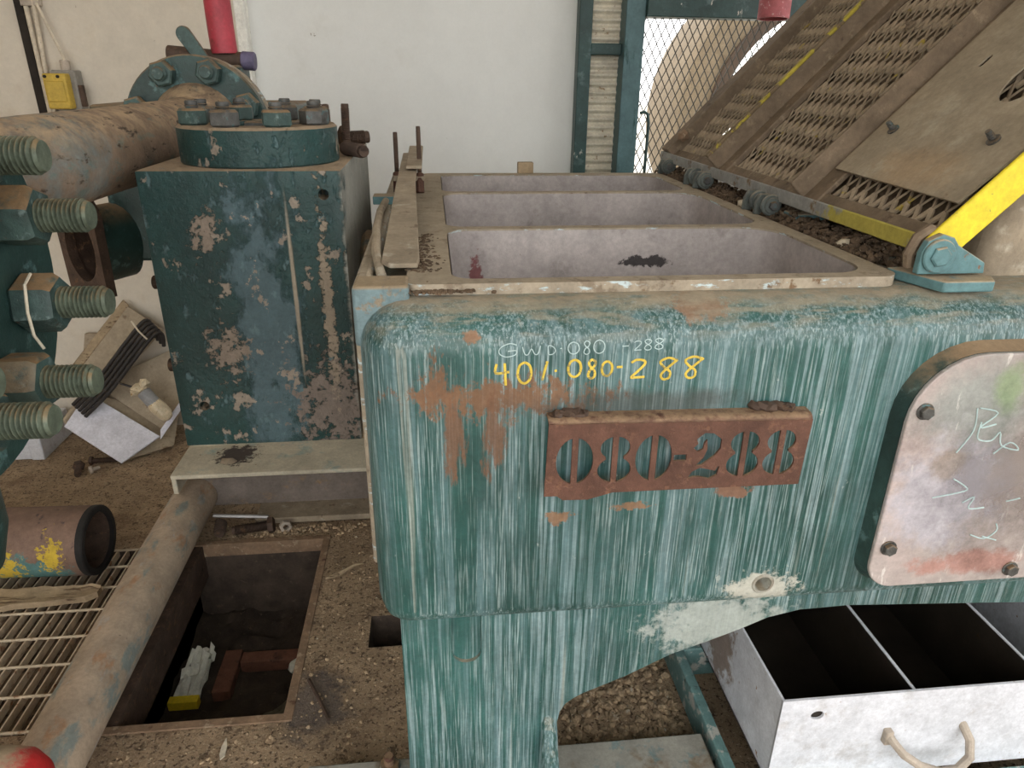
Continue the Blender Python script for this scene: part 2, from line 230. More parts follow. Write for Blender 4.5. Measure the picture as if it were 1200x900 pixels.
# ------------------------------------------------------------------ mesh helpers
def axm(p, d, roll=0):
    """matrix whose local z runs along d from p"""
    d = Vector(d).normalized(); q = Vector((0, 0, 1)).rotation_difference(d)
    return Matrix.Translation(Vector(p)) @ q.to_matrix().to_4x4() @ Matrix.Rotation(roll, 4, 'Z')
class MB:
    def __init__(s): s.v = []; s.f = []
    def add(s, vs, fs, m=None):
        o = len(s.v); s.v += [(m @ Vector(p)) if m else Vector(p) for p in vs]; s.f += [tuple(i+o for i in f) for f in fs]; return s
    def box(s, a, b, m=None):
        x0, y0, z0 = a; x1, y1, z1 = b
        return s.add([(x0, y0, z0), (x1, y0, z0), (x1, y1, z0), (x0, y1, z0), (x0, y0, z1), (x1, y0, z1), (x1, y1, z1), (x0, y1, z1)],
                     [(0, 3, 2, 1), (4, 5, 6, 7), (0, 1, 5, 4), (1, 2, 6, 5), (2, 3, 7, 6), (3, 0, 4, 7)], m)
    def lathe(s, prof, m=None, n=24, ph=0, close=False):
        """prof: (r, z) from start to end; ends capped unless close (ring) or r=0"""
        vs = []; fs = []; k = len(prof)
        for r, z in prof:
            for i in range(n):
                a = ph+2*math.pi*i/n; vs.append((r*math.cos(a), r*math.sin(a), z))
        for j in range(k if close else k-1):
            for i in range(n):
                a, b = j*n+i, j*n+(i+1) % n; c, d = ((j+1) % k)*n+(i+1) % n, ((j+1) % k)*n+i
                fs.append((a, b, c, d))
        if not close:
            fs.append(tuple(range(n-1, -1, -1))); fs.append(tuple((k-1)*n+i for i in range(n)))
        return s.add(vs, fs, m)
    def cyl(s, p, q, r, n=20, r2=None):
        L = (Vector(q)-Vector(p)).length; b = min(r*.12, L*.2); r2 = r if r2 is None else r2
        return s.lathe([(r-b, 0), (r, b), (r2, L-b), (r2-b, L)], axm(p, Vector(q)-Vector(p)), n)
    def hexn(s, p, d, r, h, ph=0):
        return s.lathe([(r*.86, 0), (r, h*.12), (r, h*.86), (r*.86, h)], axm(p, d), 6, ph)
    def tube(s, path, r, n=10, cap=True):
        path = [Vector(p) for p in path]; k = len(path); vs = []; fs = []
        t = (path[1]-path[0]).normalized(); u = t.orthogonal().normalized()
        for j, p in enumerate(path):
            a = path[max(j-1, 0)]; b = path[min(j+1, k-1)]; t2 = (b-a).normalized()
            u = (u - t2*u.dot(t2)).normalized(); v = t2.cross(u)
            rr = r[j] if isinstance(r, (list, tuple)) else r
            for i in range(n):
                g = 2*math.pi*i/n; vs.append(p+u*rr*math.cos(g)+v*rr*math.sin(g))
        for j in range(k-1):
            for i in range(n):
                fs.append((j*n+i, j*n+(i+1) % n, (j+1)*n+(i+1) % n, (j+1)*n+i))
        if cap: fs.append(tuple(range(n-1, -1, -1))); fs.append(tuple((k-1)*n+i for i in range(n)))
        return s.add(vs, fs)
    def prism(s, poly, h, m=None):
        """2-D polygon (ccw) extruded along local z from 0 to h"""
        n = len(poly)
        vs = [(x, y, 0) for x, y in poly]+[(x, y, h) for x, y in poly]
        fs = [tuple(range(n-1, -1, -1)), tuple(range(n, 2*n))]+[(i, (i+1) % n, n+(i+1) % n, n+i) for i in range(n)]
        return s.add(vs, fs, m)
    def rock(s, p, r, sq=(1, 1, 1), jag=.35):
        t = (1+5**.5)/2
        ico = [(-1, t, 0), (1, t, 0), (-1, -t, 0), (1, -t, 0), (0, -1, t), (0, 1, t), (0, -1, -t), (0, 1, -t), (t, 0, -1), (t, 0, 1), (-t, 0, -1), (-t, 0, 1)]
        F = [(0, 11, 5), (0, 5, 1), (0, 1, 7), (0, 7, 10), (0, 10, 11), (1, 5, 9), (5, 11, 4), (11, 10, 2), (10, 7, 6), (7, 1, 8), (3, 9, 4), (3, 4, 2), (3, 2, 6), (3, 6, 8), (3, 8, 9), (4, 9, 5), (2, 4, 11), (6, 2, 10), (8, 6, 7), (9, 8, 1)]
        rot = Matrix.Rotation(random.random()*6.3, 3, 'Z') @ Matrix.Rotation(random.random()*6.3, 3, 'X')
        vs = []
        for c in ico:
            k = r/1.9*(1+random.uniform(-jag, jag)); q = rot @ Vector(c); vs.append((p[0]+q.x*k*sq[0], p[1]+q.y*k*sq[1], p[2]+q.z*k*sq[2]))
        return s.add(vs, F)
ORG = {}
def thing(name, label, cat, loc=(0, 0, 0), group=None, kind=None):
    o = bpy.data.objects.new(name, None); o.empty_display_size = .05; COL.objects.link(o); o.location = loc; ORG[o.name] = Vector(loc)
    return tag(o, label, cat, group, kind)
def tag(o, label=None, cat=None, group=None, kind=None):
    for k, v in (('label', label), ('category', cat), ('group', group), ('kind', kind)):
        if v: o[k] = v
    return o
def finish(o, angle=35, bevel=0, bseg=2):
    me = o.data
    for p in me.polygons: p.use_smooth = True
    try: me.set_sharp_from_angle(angle=R(angle))
    except Exception: pass
    if bevel:
        b = o.modifiers.new('bevel', 'BEVEL'); b.width = bevel; b.segments = bseg; b.limit_method = 'ANGLE'; b.angle_limit = R(40); b.harden_normals = False
    return o
def build(name, mb, material, parent=None, angle=35, bevel=0, bseg=2, label=None, loc=None, kind=None):
    org = Vector(loc) if loc is not None else Vector((0, 0, 0))
    if parent is not None: org = ORG[parent.name]
    me = bpy.data.meshes.new(name); me.from_pydata([tuple(Vector(v)-org) for v in mb.v], [], mb.f); me.update()
    bm = bmesh.new(); bm.from_mesh(me); bmesh.ops.recalc_face_normals(bm, faces=bm.faces); bm.to_mesh(me); bm.free()
    o = bpy.data.objects.new(name, me); COL.objects.link(o); me.materials.append(M[material] if isinstance(material, str) else material)
    if parent is not None: o.parent = parent
    else: o.location = org
    ORG[o.name] = org
    finish(o, angle, bevel, bseg)
    if label: o['label'] = label
    if kind: o['kind'] = kind
    return o
def solo(name, label, cat, mb, material, loc, group=None, kind=None, **kw):
    return tag(build(name, mb, material, None, loc=loc, **kw), label, cat, group, kind)
def struct(name, mb, material, parent=None, **kw):
    o = build(name, mb, material, parent, **kw)
    if parent is None: o['kind'] = 'structure'
    return o
def cut(o, cutters):
    """carve the cutter meshes out of o (bevel first), baked into plain mesh data"""
    tmp = []
    for mb in cutters:
        c = build('cutter', mb, 'black', None); c.location = o.location if o.parent is None else ORG[o.parent.name]*0
        c.location = Vector((0, 0, 0)); tmp.append(c)
        md = o.modifiers.new('cut', 'BOOLEAN'); md.operation = 'DIFFERENCE'; md.object = c; md.solver = 'EXACT'
    bpy.context.view_layer.update()
    dg = bpy.context.evaluated_depsgraph_get(); me = bpy.data.meshes.new_from_object(o.evaluated_get(dg))
    o.modifiers.clear(); old = o.data; o.data = me; me.name = o.name
    mt = old.materials[0]; me.materials.clear(); me.materials.append(mt)
    for p in me.polygons: p.material_index = 0
    for c in tmp: bpy.data.objects.remove(c)
    finish(o, 35)
    return o
def plate2d(outline, holes, h):
    """flat plate with holes: returns MB in local xy, thickness along z"""
    cu = bpy.data.curves.new('plate', 'CURVE'); cu.dimensions = '2D'; cu.fill_mode = 'BOTH'; cu.extrude = h/2
    for pts in [outline]+holes:
        sp = cu.splines.new('POLY'); sp.points.add(len(pts)-1); sp.use_cyclic_u = True
        for i, p in enumerate(pts): sp.points[i].co = (p[0], p[1], 0, 1)
    ob = bpy.data.objects.new('plate', cu); COL.objects.link(ob); bpy.context.view_layer.update()
    me = bpy.data.meshes.new_from_object(ob.evaluated_get(bpy.context.evaluated_depsgraph_get()))
    mb = MB(); mb.add([v.co.copy() for v in me.vertices], [tuple(p.vertices) for p in me.polygons])
    bpy.data.objects.remove(ob); bpy.data.curves.remove(cu); bpy.data.meshes.remove(me)
    return mb
def xf(mb, m):
    mb.v = [m @ v for v in mb.v]; return mb
def rrect(x0, y0, x1, y1, r, n=6):
    rs = r if isinstance(r, (list, tuple)) else (r,)*4
    out = []
    for (cx, cy, a0), rr in zip(((x1, y1, 0), (x0, y1, 90), (x0, y0, 180), (x1, y0, 270)), rs):
        sx = -1 if cx == x1 else 1; sy = -1 if cy == y1 else 1
        for i in range(n+1):
            a = R(a0+90*i/n); out.append((cx+sx*rr+rr*math.cos(a), cy+sy*rr+rr*math.sin(a)))
    return out
def circ(cx, cy, rx, ry=None, n=20):
    ry = ry or rx; return [(cx+rx*math.cos(2*math.pi*i/n), cy+ry*math.sin(2*math.pi*i/n)) for i in range(n)]
def ring(ro, ri, z0, z1, b=.004): return [(ri, z0), (ro-b, z0), (ro, z0+b), (ro, z1-b), (ro-b, z1), (ri, z1)]
def thread(r, L, pitch):
    p = [(r*.84, 0)]; z = 0
    while z+pitch <= L-.006:
        p += [(r*.82, z+pitch*.10), (r, z+pitch*.42), (r, z+pitch*.6), (r*.82, z+pitch*.92)]; z += pitch
    return p+[(r*.88, L-.004), (r*.78, L)]
XZ = Matrix(((1, 0, 0, 0), (0, 0, -1, 0), (0, 1, 0, 0), (0, 0, 0, 1)))     # local xy -> world xz, thickness toward -y
def nt_link(parent, child): child.parent = parent

# ------------------------------------------------------------------ the room
PX0, PX1, PY0, PY1 = -2.1, -.445, 1.47, 2.275
HX0, HX1, HY0, HY1 = -.24, -.09, 1.70, 1.838
def make_floor():
    mb = MB()
    xs = sorted([-3.2, 4.2, PX0, PX1, HX0, HX1]); ys = sorted([-2.2, 3.6, PY0, PY1, HY0, HY1])
    for i in range(len(xs)-1):
        for j in range(len(ys)-1):
            cx, cy = (xs[i]+xs[i+1])/2, (ys[j]+ys[j+1])/2
            if PX0 < cx < PX1 and PY0 < cy < PY1 or HX0 < cx < HX1 and HY0 < cy < HY1: continue
            mb.add([(xs[i], ys[j], 0), (xs[i+1], ys[j], 0), (xs[i+1], ys[j+1], 0), (xs[i], ys[j+1], 0)], [(0, 1, 2, 3)])
    fl = struct('floor', mb, 'floor')
    def well(name, x0, x1, y0, y1, d, m):
        b = MB(); b.box((x0, y0, -d), (x1, y1, 0)); b.f = [f for k, f in enumerate(b.f) if k not in (1,)]
        return build(name, b, m, fl)
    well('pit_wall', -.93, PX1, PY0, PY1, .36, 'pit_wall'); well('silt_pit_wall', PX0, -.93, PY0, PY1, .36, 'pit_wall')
    build('grating_support', MB().box((-.935, PY0, -.14), (-.885, PY1, -.002)), 'rust_dark', fl); well('anchor_pocket', HX0, HX1, HY0, HY1, .34, 'pit_wall')
    b = MB(); n = 26
    vs = []
    for i in range(n+1):
        for j in range(n+1):
            x = PX0+(-.935-PX0)*i/n; y = PY0+(PY1-PY0)*j/n
            vs.append((x, y, -.13+.05*mnoise.noise((x*9, y*9, 0))+.02*mnoise.noise((x*26, y*22, 3))))
    b.add(vs, [(i*(n+1)+j, (i+1)*(n+1)+j, (i+1)*(n+1)+j+1, i*(n+1)+j+1) for i in range(n) for j in range(n)])
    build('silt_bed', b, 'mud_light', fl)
    b = MB(); vs = []
    for i in range(n+1):
        for j in range(n+1):
            x = -.93+(PX1+.93)*i/n; y = PY0+(PY1-PY0)*j/n
            vs.append((x, y, -.32+.04*mnoise.noise((x*7, y*7, 5))+.02*mnoise.noise((x*22, y*22, 3))))
    b.add(vs, [(i*(n+1)+j, (i+1)*(n+1)+j, (i+1)*(n+1)+j+1, i*(n+1)+j+1) for i in range(n) for j in range(n)])
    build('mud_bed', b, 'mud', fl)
    b = MB(); e = .022
    for (a, c) in (((-.93, PY1-.004, -.05), (PX1+e, PY1+e, .004)), ((-.93, PY0-e, -.05), (PX1+e, PY0+.004, .004)), ((PX1-.004, PY0, -.05), (PX1+e, PY1, .004))):
        k = MB().box(a, c); build('pit_edge_angle', k, 'iron_edge', fl, bevel=.002)
    return fl
floor = make_floor()
struct('wall_back', MB().box((-.74, 3.36, 0), (.66, 3.5, 3.4)).box((1.95, 3.36, 0), (4.2, 3.5, 3.4)).box((.63, 3.36, 2.3), (1.95, 3.5, 3.4)), 'wall_white')
struct('wall_back_left', MB().box((-3.2, 3.30, 0), (-.755, 3.5, 3.4)), 'wall_cream')
struct('trim_1', MB().box((-.765, 3.285, 0), (-.725, 3.36, 3.4)), 'trim_white', bevel=.004)
struct('wall_left', MB().box((-3.3, -2.2, 0), (-3.2, 3.5, 3.4)), 'wall_cream')
struct('ceiling', MB().box((-3.3, -1.6, 3.4), (4.3, 3.5, 3.5)), 'ceiling')
struct('unseen_wall_right', MB().box((4.2, -2.2, 0), (4.3, 3.5, 1.0)).box((4.2, 3.0, 1.0), (4.3, 3.5, 3.4)), 'wall_white')  # unseen wall, invented half-height so sky light enters from the right
struct('yard_ground', MB().box((-40, 3.6, -.5), (60, 60, -.37)), 'ground')
struct('unseen_ground_front', MB().box((-40, -60, -.2), (60, -2.2, -.01)), 'unseen_ground')  # unseen ground, added in front to block sky light from below
struct('unseen_ground_side', MB().box((4.3, -2.2, -.2), (60, 3.6, -.01)), 'unseen_ground')  # unseen side ground, added for the same blocking of light from below

def make_gate():
    g = thing('window_1', None, None, (1.29, 3.3, 0), kind='structure')
    def bx(name, a, b, m): return build(name, MB().box(a, b), m, g, bevel=.004)
    bx('frame_post', (.632, 3.27, 0), (.688, 3.34, 2.3), 'gate_green')
    bx('frame_post', (.822, 3.24, 0), (.905, 3.34, 2.3), 'gate_blue')
    bx('frame_post', (1.9, 3.27, 0), (1.96, 3.34, 2.3), 'gate_green')
    bx('frame_rail', (.688, 3.28, 1.69), (.822, 3.32, 1.735), 'gate_green')
    bx('frame_rail', (.905, 3.22, 1.835), (1.95, 3.34, 1.97), 'gate_green')
    bx('frame_rail', (.688, 3.28, 0), (1.95, 3.32, .07), 'gate_green')
    b = MB(); n = 640; vs = []; fs = []
    for i in range(n+1):
        z = .07+(2.2-.07)*i/n; y = 3.335+.009*math.sin(z*2*math.pi/.036)
        vs += [(.68, y, z), (.83, y, z)]
    fs = [(2*i, 2*i+1, 2*i+3, 2*i+2) for i in range(n)]
    b.add(vs, fs); b.add([(v[0], v[1]+.004, v[2]) for v in vs], fs)
    build('corrugated_sheet', b, 'corrugated', g, angle=60)
    b = MB(); dx, dz = .0345, .068; x0, x1, z0, z1 = .905, 1.9, .07, 1.84
    nx = int((x1-x0)/dx); nz = int((z1-z0)/dz)
    for i in range(nx+1):
        for j in range(nz+1):
            cx, cz = x0+i*dx, z0+j*dz
            for sx in (-1, 1):
                for sz in (-1, 1):
                    a = Vector((cx+sx*dx/2, 3.285, cz)); c = Vector((cx, 3.285, cz+sz*dz/2))
                    if a.x < x0 or a.x > x1 or c.x > x1: continue
                    b.tube([a, c], .0026, 4, False)
    build('wire_mesh', b, 'wire', g, kind='stuff')
    b = MB().tube([(.955, 3.25, 1.1), (.957, 3.25, 1.42), (.95, 3.25, 1.455), (.935, 3.25, 1.465), (.915, 3.25, 1.46)], .007, 8)
    build('bent_hook', b, 'gate_green', g)
make_gate()
def make_tank():
    t = thing('tank_ring', 'big tan round tank ring standing in the yard beyond the wire mesh', 'tank ring', (3.23, 7, -.35))
    build('shell', MB().lathe([(.93, 0), (1.2, 0), (1.25, .06), (1.26, .9), (.93, .9)], axm((3.23, 6, 1.27), (.06, 1, 0)), 64, close=True), 'tank', t, angle=50)
    build('rim_ring', MB().lathe(ring(.97, .88, -.06, .5), axm((3.23, 6.0, 1.27), (.06, 1, 0)), 64, close=True), 'tank_rib', t)
    for y in (6.1, 6.6): build('saddle', MB().box((2.6, y, -.36), (3.9, y+.2, .25)), 'tank_rib', t)
make_tank()

# ------------------------------------------------------------------ the pump housing
F = .97
def stroke(pts, r, m): return MB().tube([m @ Vector((p[0], p[1], 0)) for p in pts], r, 5)
GLY = {
 '0': [[(.5, 1), (.2, .85), (.08, .5), (.2, .15), (.5, 0), (.8, .15), (.92, .5), (.8, .85), (.5, 1)]],
 '8': [[(.78, .9), (.45, 1), (.2, .82), (.4, .58), (.72, .38), (.75, .12), (.45, 0), (.18, .15), (.3, .42), (.65, .62), (.8, .82), (.78, .9)]],
 '8y': [[(.95, .86), (.5, .98), (.12, .82), (.3, .58), (.62, .35), (.6, .08), (.34, .02), (.2, .2), (.4, .45), (.95, .9)]],
 '2': [[(.1, .85), (.4, 1), (.85, .95), (.9, .75), (.55, .4), (.15, .05), (.4, .03), (.95, .05)]],
 '4': [[(.15, .95), (.1, .45), (.95, .5)], [(.65, .98), (.68, .5), (.72, -.25)]],
 '1': [[(.75, 1.1), (.35, 0)]],
 '-': [[(.1, .5), (.9, .52)]],
 '.': [[(.35, .5), (.65, .52)]],
 'G': [[(.95, .88), (.6, 1), (.15, .72), (.08, .3), (.4, .02), (.85, .15), (.92, .48), (.5, .45)]],
 'W': [[(.02, .8), (.15, .12), (.32, .08), (.5, .6), (.68, .1), (.85, .15), (.98, .85)]],
 'D': [[(.15, .05), (.15, .85), (.7, .7), (.88, .35), (.6, .05), (.15, .0)]],
 '3': [[(.1, .75), (.6, .98), (.8, .7), (.4, .5), (.95, .35), (.7, .02), (.1, .15)]],
}
def smooth(pts, n=4):
    if len(pts) < 3: return pts
    P = [Vector((p[0], p[1], 0)) for p in pts]; out = []
    for i in range(len(P)-1):
        a, b, c, d = P[max(i-1, 0)], P[i], P[i+1], P[min(i+2, len(P)-1)]
        for k in range(n):
            t = k/n; out.append(.5*((2*b)+(c-a)*t+(2*a-5*b+4*c-d)*t*t+(3*b-a-3*c+d)*t**3))
    return out+[P[-1]]
def write(parent, name, items, material, r, y):
    """items: (glyph, x0, z0, width, height)"""
    for g, x0, z0, wd, ht in items:
        b = MB()
        for st in GLY[g]:
            b.tube([(x0+p[0]*wd, y, z0+p[1]*ht) for p in smooth(st)], r, 5)
        for v in b.v:
            k = max(0, v.z-1.22); v.y = y+(v.y-y)*.25+.075-math.sqrt(.075**2-k*k)
        build(name, b, material, parent)
def weighted_box(name, a, b, material, parent, width, seg, low):
    o = build(name, MB().box(a, b), material, parent, bevel=width, bseg=seg)
    me = o.data; at = me.attributes.new('bevel_weight_edge', 'FLOAT', 'EDGE'); zc = (min(v.co.z for v in me.vertices)+max(v.co.z for v in me.vertices))/2
    for e in me.edges:
        p, q = (me.vertices[i].co for i in e.vertices)
        at.data[e.index].value = low if p.z < zc and q.z < zc else 1.0
    o.modifiers['bevel'].limit_method = 'WEIGHT'
    return o
def make_pump():
    P = thing('mud_pump_housing', 'large teal painted mud pump housing with three open wells and rusted number plate', 'pump', (.9, 1.75, 0))
    body = weighted_box('body', (-.118, F, .720), (2.1, 2.56, 1.295), 'teal', P, .075, 8, .5)
    wells = [(1.075, 1.462), (1.492, 1.955), (1.985, 2.335)]
    cs = [xf(MB().prism(rrect(.025, a, .715, b, (.09, .05, .035, .06), 8), .6), Matrix.Translation((0, 0, .84))) for a, b in wells]
    cs.append(MB().cyl((.565, .9, .772), (.565, 1.6, .772), .0155, 20))
    cs.append(xf(MB().prism(rrect(.775, .815, 1.462, 1.178, .05, 6), .5), XZ @ Matrix.Translation((0, 0, -1.3))))
    cut(body, cs)
    # raised deck rim round the wells
    rim = plate2d(rrect(-.045, 1.046, .752, 2.385, (.05, .05, .02, .035), 6), [rrect(.025, a, .715, b, (.09, .05, .035, .06), 8) for a, b in wells], .03)
    build('deck_rim', xf(rim, Matrix.Translation((0, 0, 1.297))), 'rim', P, bevel=.003)
    for a, b in wells:
        o = rrect(.027, a+.002, .713, b-.002, (.09, .05, .035, .06), 8); n = len(o)
        k = MB(); k.add([(x, y, 1.309) for x, y in o]+[(x, y, .86) for x, y in o], [(i, (i+1) % n, n+(i+1) % n, n+i) for i in range(n)]+[tuple(range(n, 2*n))])
        build('well_liner', k, 'well', P)
    # mounting flange lip on the fluid end side
    build('mounting_flange', MB().box((-.126, 1.05, .80), (-.10, 2.45, 1.312)), 'rim', P, bevel=.008)
    build('flange_corner', MB().box((-.124, 1.03, 1.22), (-.04, 1.10, 1.314)), 'rim_blue', P, bevel=.006)
    # crankcase rising on the right
    pr = [(.93, 1.26)]+[(1.38-.45*math.cos(R(a)), 1.29+.42*math.sin(R(a))) for a in range(0, 91, 10)]+[(2.08, 1.71), (2.08, 1.26)]
    build('crankcase', xf(MB().prism(pr[::-1], .8), XZ @ Matrix.Translation((0, 0, -1.9))), 'dust', P, bevel=.04, bseg=4, angle=50)
    # leg web with arch
    arch = [(.225, .27), (.216, .40), (.221, .43), (.232, .45), (.247, .463), (.265, .474), (.349, .511), (.438, .56), (.508, .586), (.575, .613), (.624, .636), (.686, .65), (.786, .653), (1.171, .63), (2.0, .6)]
    poly = [(-.084, .78), (-.084, .085), (.225, .085)]+arch+[(2.0, .78)]
    web = build('leg_web', xf(MB().prism(poly, .05), XZ @ Matrix.Translation((0, 0, -1.08))), 'teal', P, bevel=.003)
    slot = [(.036+.028*math.cos(R(a)), .606+.028*math.sin(R(a))) for a in range(180, 361, 15)]+[(.064, .80), (.008, .80)]
    cut(web, [xf(MB().prism(slot, .02), XZ @ Matrix.Translation((0, 0, -1.038)))])
    build('leg_stiffener', MB().tube([(.196, 1.045, .43), (.198, 1.03, .40), (.20, 1.005, .33), (.203, .98, .22), (.205, .95, .085)], [.008, .014, .018, .02, .02], 10), 'teal', P)
    build('leg_side', MB().box((-.084, 1.06, .085), (-.05, 2.2, .75)), 'teal', P)
    build('rear_leg', MB().box((-.06, 2.1, .0), (.225, 2.16, .78)), 'teal', P); build('rear_leg', MB().box((1.75, 1.4, 0), (2.0, 2.2, .78)), 'teal', P)
    build('foot_plate', MB().box((-.34, .82, .03), (.63, 1.236, .085)), 'base_plate', P, bevel=.004)
    build('skid_runner', MB().box((-.3, .86, 0), (.6, 1.2, .035)), 'base_plate', P)
    nt = build('foot_nut', MB().hexn((-.145, 1.205, .085), (0, 0, 1), .026, .024, .3), 'green_nut', P)
    build('stud', MB().lathe(thread(.013, .05, .004), axm((-.145, 1.205, .085), (0, 0, 1)), 14), 'rust', nt)
    # drain hole boss
    build('drain_boss', MB().lathe(ring(.021, .0155, 0, .004, .002), axm((.565, F+.002, .772), (0, -1, 0)), 28, close=True), 'base_plate', P)
    # number plate
    np_ = number_plate(P)
    # inspection cover on its raised frame
    fr = rrect(.737, .776, 1.5, 1.216, (.06, .115, .05, .05), 8)
    fo = rrect(.726, .765, 1.511, 1.229, (.07, .125, .06, .06), 8); n = len(fr)
    fi = rrect(.777, .817, 1.46, 1.176, .05, 8)
    loops = [[(x, F+.005, z) for x, z in fo], [(x, .946, z) for x, z in fr], [(x, .946, z) for x, z in fi], [(x, F+.012, z) for x, z in fi]]
    k = MB(); k.add(sum(loops, []), [(j*n+i, j*n+(i+1) % n, (j+1)*n+(i+1) % n, (j+1)*n+i) for j in range(3) for i in range(n)])
    build('cover_frame', k, 'green_dark', P)
    k = MB(); k.add([(x, F+.01, z) for x, z in fi]+[(x, 1.29, z) for x, z in fi], [(i, (i+1) % n, n+(i+1) % n, n+i) for i in range(n)]+[tuple(range(n, 2*n))])
    build('crosshead_chamber', k, 'chamber', P)
    build('crosshead_guide', xf(MB().box((-.32, 1.02, -.05), (.32, 1.28, .05)), Matrix.Translation((1.12, 0, 1.0)) @ Matrix.Rotation(R(-24), 4, 'Y')), 'rust_dark', P, bevel=.006)
    cv = build('inspection_cover', xf(MB().prism(fr, .009), XZ @ Matrix.Translation((0, 0, -.946))), 'cover', P, bevel=.002)
    for x, z in ((.762, 1.122), (.762, .861), (1.008, .800), (1.26, .800), (1.26, 1.19)):
        k = MB().lathe([(.014, 0), (.0145, .003), (.0135, .004)], axm((x, .938, z), (0, -1, 0)), 18).hexn((x, .935, z), (0, -1, 0), .0115, .009, random.random())
        build('cover_bolt', k, 'bolt_dark', cv)
    scr = [[(.845, 1.13), (.85, 1.09), (.83, 1.05)], [(.85, 1.13), (.885, 1.12), (.86, 1.095), (.888, 1.10)], [(.86, 1.105), (.862, 1.075), (.888, 1.07), (.90, 1.085), (.91, 1.06), (.945, 1.05), (.925, 1.065), (.90, 1.045)],
           [(.84, 1.0), (.865, .985), (.868, .975), (.81, .965)], [(.87, .952), (.89, .962), (.885, .94), (.915, .94)], [(.905, .885), (.935, .875), (.955, .89), (.95, .905)], [(.93, .88), (.96, .87)], [(.955, .95), (.98, .955)]]
    for st in scr:
        b = MB().tube([(p[0]*.96+.04, .9365, p[1]-.006) for p in smooth(st)], .0013, 5); build('scratch_mark', b, 'chalk_white', cv)
    y = F-.0005
    U = lambda u: .087+(u-583)*.00129
    write(P, 'chalk_character', [('G', U(583), 1.221, .030, .020), ('W', U(611), 1.223, .028, .016), ('D', U(640), 1.223, .014, .016), ('.', U(653), 1.222, .008, .02), ('0', U(663), 1.223, .020, .018), ('8', U(681), 1.222, .014, .020), ('0', U(693), 1.223, .020, .020),
          ('-', U(727), 1.225, .012, .016), ('2', U(741), 1.226, .013, .014), ('8', U(752), 1.226, .017, .016), ('8', U(764), 1.227, .020, .016)], 'chalk_white', .0008, y)
    write(P, 'paint_character', [('4', U(579), 1.183, .024, .029), ('0', U(605), 1.178, .024, .034), ('1', U(630), 1.182, .018, .028), ('.', U(646), 1.189, .012, .016), ('0', U(664), 1.186, .023, .028), ('8', U(687), 1.183, .017, .030), ('0', U(704), 1.186, .019, .024),
          ('-', U(722), 1.19, .011, .020), ('2', U(738), 1.181, .026, .030), ('8y', U(772), 1.177, .032, .036), ('8y', U(802), 1.178, .034, .036)], 'chalk_yellow', .0021, y)
    return P
def number_plate(P):
    W, H = .418, .126; x0, z0 = .158, .996
    def half0(cx, cz, rx, rz, bar, s, n=14):
        a0 = math.acos(bar/rx)
        return [(cx+s*rx*math.cos(-a0+2*a0*i/n), cz+rz*math.sin(-a0+2*a0*i/n)) for i in range(n+1)]
    def half8(cx, cz, s, bar, n=9):
        # two stacked lobes
        r1, h1, c1 = .0235, .0200, cz+.0205; r2, h2, c2 = .0265, .0225, cz-.018
        a1 = math.acos(bar/r1); a2 = math.acos(bar/r2); p = []
        for i in range(n+1):
            a = -a2+(a2+R(58))*i/n; p.append((cx+s*r2*math.cos(a), c2+h2*math.sin(a)))
        for i in range(n+1):
            a = -R(52)+(a1+R(52))*i/n; p.append((cx+s*r1*math.cos(a), c1+h1*math.sin(a)))
        return p
    cz = H*.5-.002; holes = []
    for kind, cx in (('0', .046), ('8', .109), ('0', .171), ('8', .317), ('8', .377)):
        for s in (-1, 1):
            holes.append(half0(cx, cz, .0292, .0405, .0048, s) if kind == '0' else half8(cx, cz, s, .0045))
    holes.append([(.2035, cz-.007), (.224, cz-.007), (.224, cz+.004), (.2035, cz+.004)])
    c = .2535
    two = [(c-.020+.0, cz+.014), (c-.013, cz+.022), (c-.016, cz+.030), (c-.004, cz+.0405), (c+.010, cz+.0395), (c+.0245, cz+.028), (c+.0245, cz+.012), (c+.016, cz-.001), (c-.003, cz-.0165), (c-.014, cz-.0175), (c-.002, cz-.004), (c+.003, cz+.012), (c+.001, cz+.028), (c-.003, cz+.022), (c-.004, cz+.012), (c-.012, cz+.008)]
    base = [(c-.024, cz-.040), (c-.018, cz-.028), (c-.006, cz-.0215), (c+.006, cz-.024), (c+.020, cz-.028), (c+.024, cz-.020), (c+.0265, cz-.020), (c+.024, cz-.036), (c+.012, cz-.0425), (c-.004, cz-.038), (c-.014, cz-.0375)]
    holes += [two, base]
    pl = plate2d([(0, 0), (.02, -.0), (.03, -.008), (.07, -.009), (.11, 0.002), (W, .001), (W+.004, H-.008), (.004, H)], holes, .004)
    m = Matrix.Translation((x0, .942, z0)) @ XZ
    o = build('number_plate', xf(pl, m), 'rust', P, label='rusted steel number plate with stencil-cut digits 080-288')
    lip = [(.002, H-.001)]+[]
    b = MB(); n = 5; prof = [(.9405, z0+H-.006)]+[(.954-.0135*math.cos(R(18*i)), z0+H-.006+.012*math.sin(R(18*i))) for i in range(n+1)]+[(F+.003, z0+H+.0065)]
    vs = []; fs = []
    for (y, z) in prof: vs += [(x0+.004, y, z), (x0+W+.004, y, z-.006)]
    fs = [(2*i, 2*i+1, 2*i+3, 2*i+2) for i in range(len(prof)-1)]
    b.add(vs, fs); b.add([(v[0], v[1]+.001, v[2]-.004) for v in vs], fs)
    build('folded_lip', b, 'rust', o, angle=60)
    for a, c2 in ((.015, .06), (.335, .39)):
        b = MB()
        for i in range(9):
            t = a+(c2-a)*i/8; b.rock((x0+t, F-.008+random.uniform(-.004, .004), z0+H+.006), .011, (1.2, 1, .7))
        build('weld_bead', b, 'rust_dark', o)
    return o
pump = make_pump()
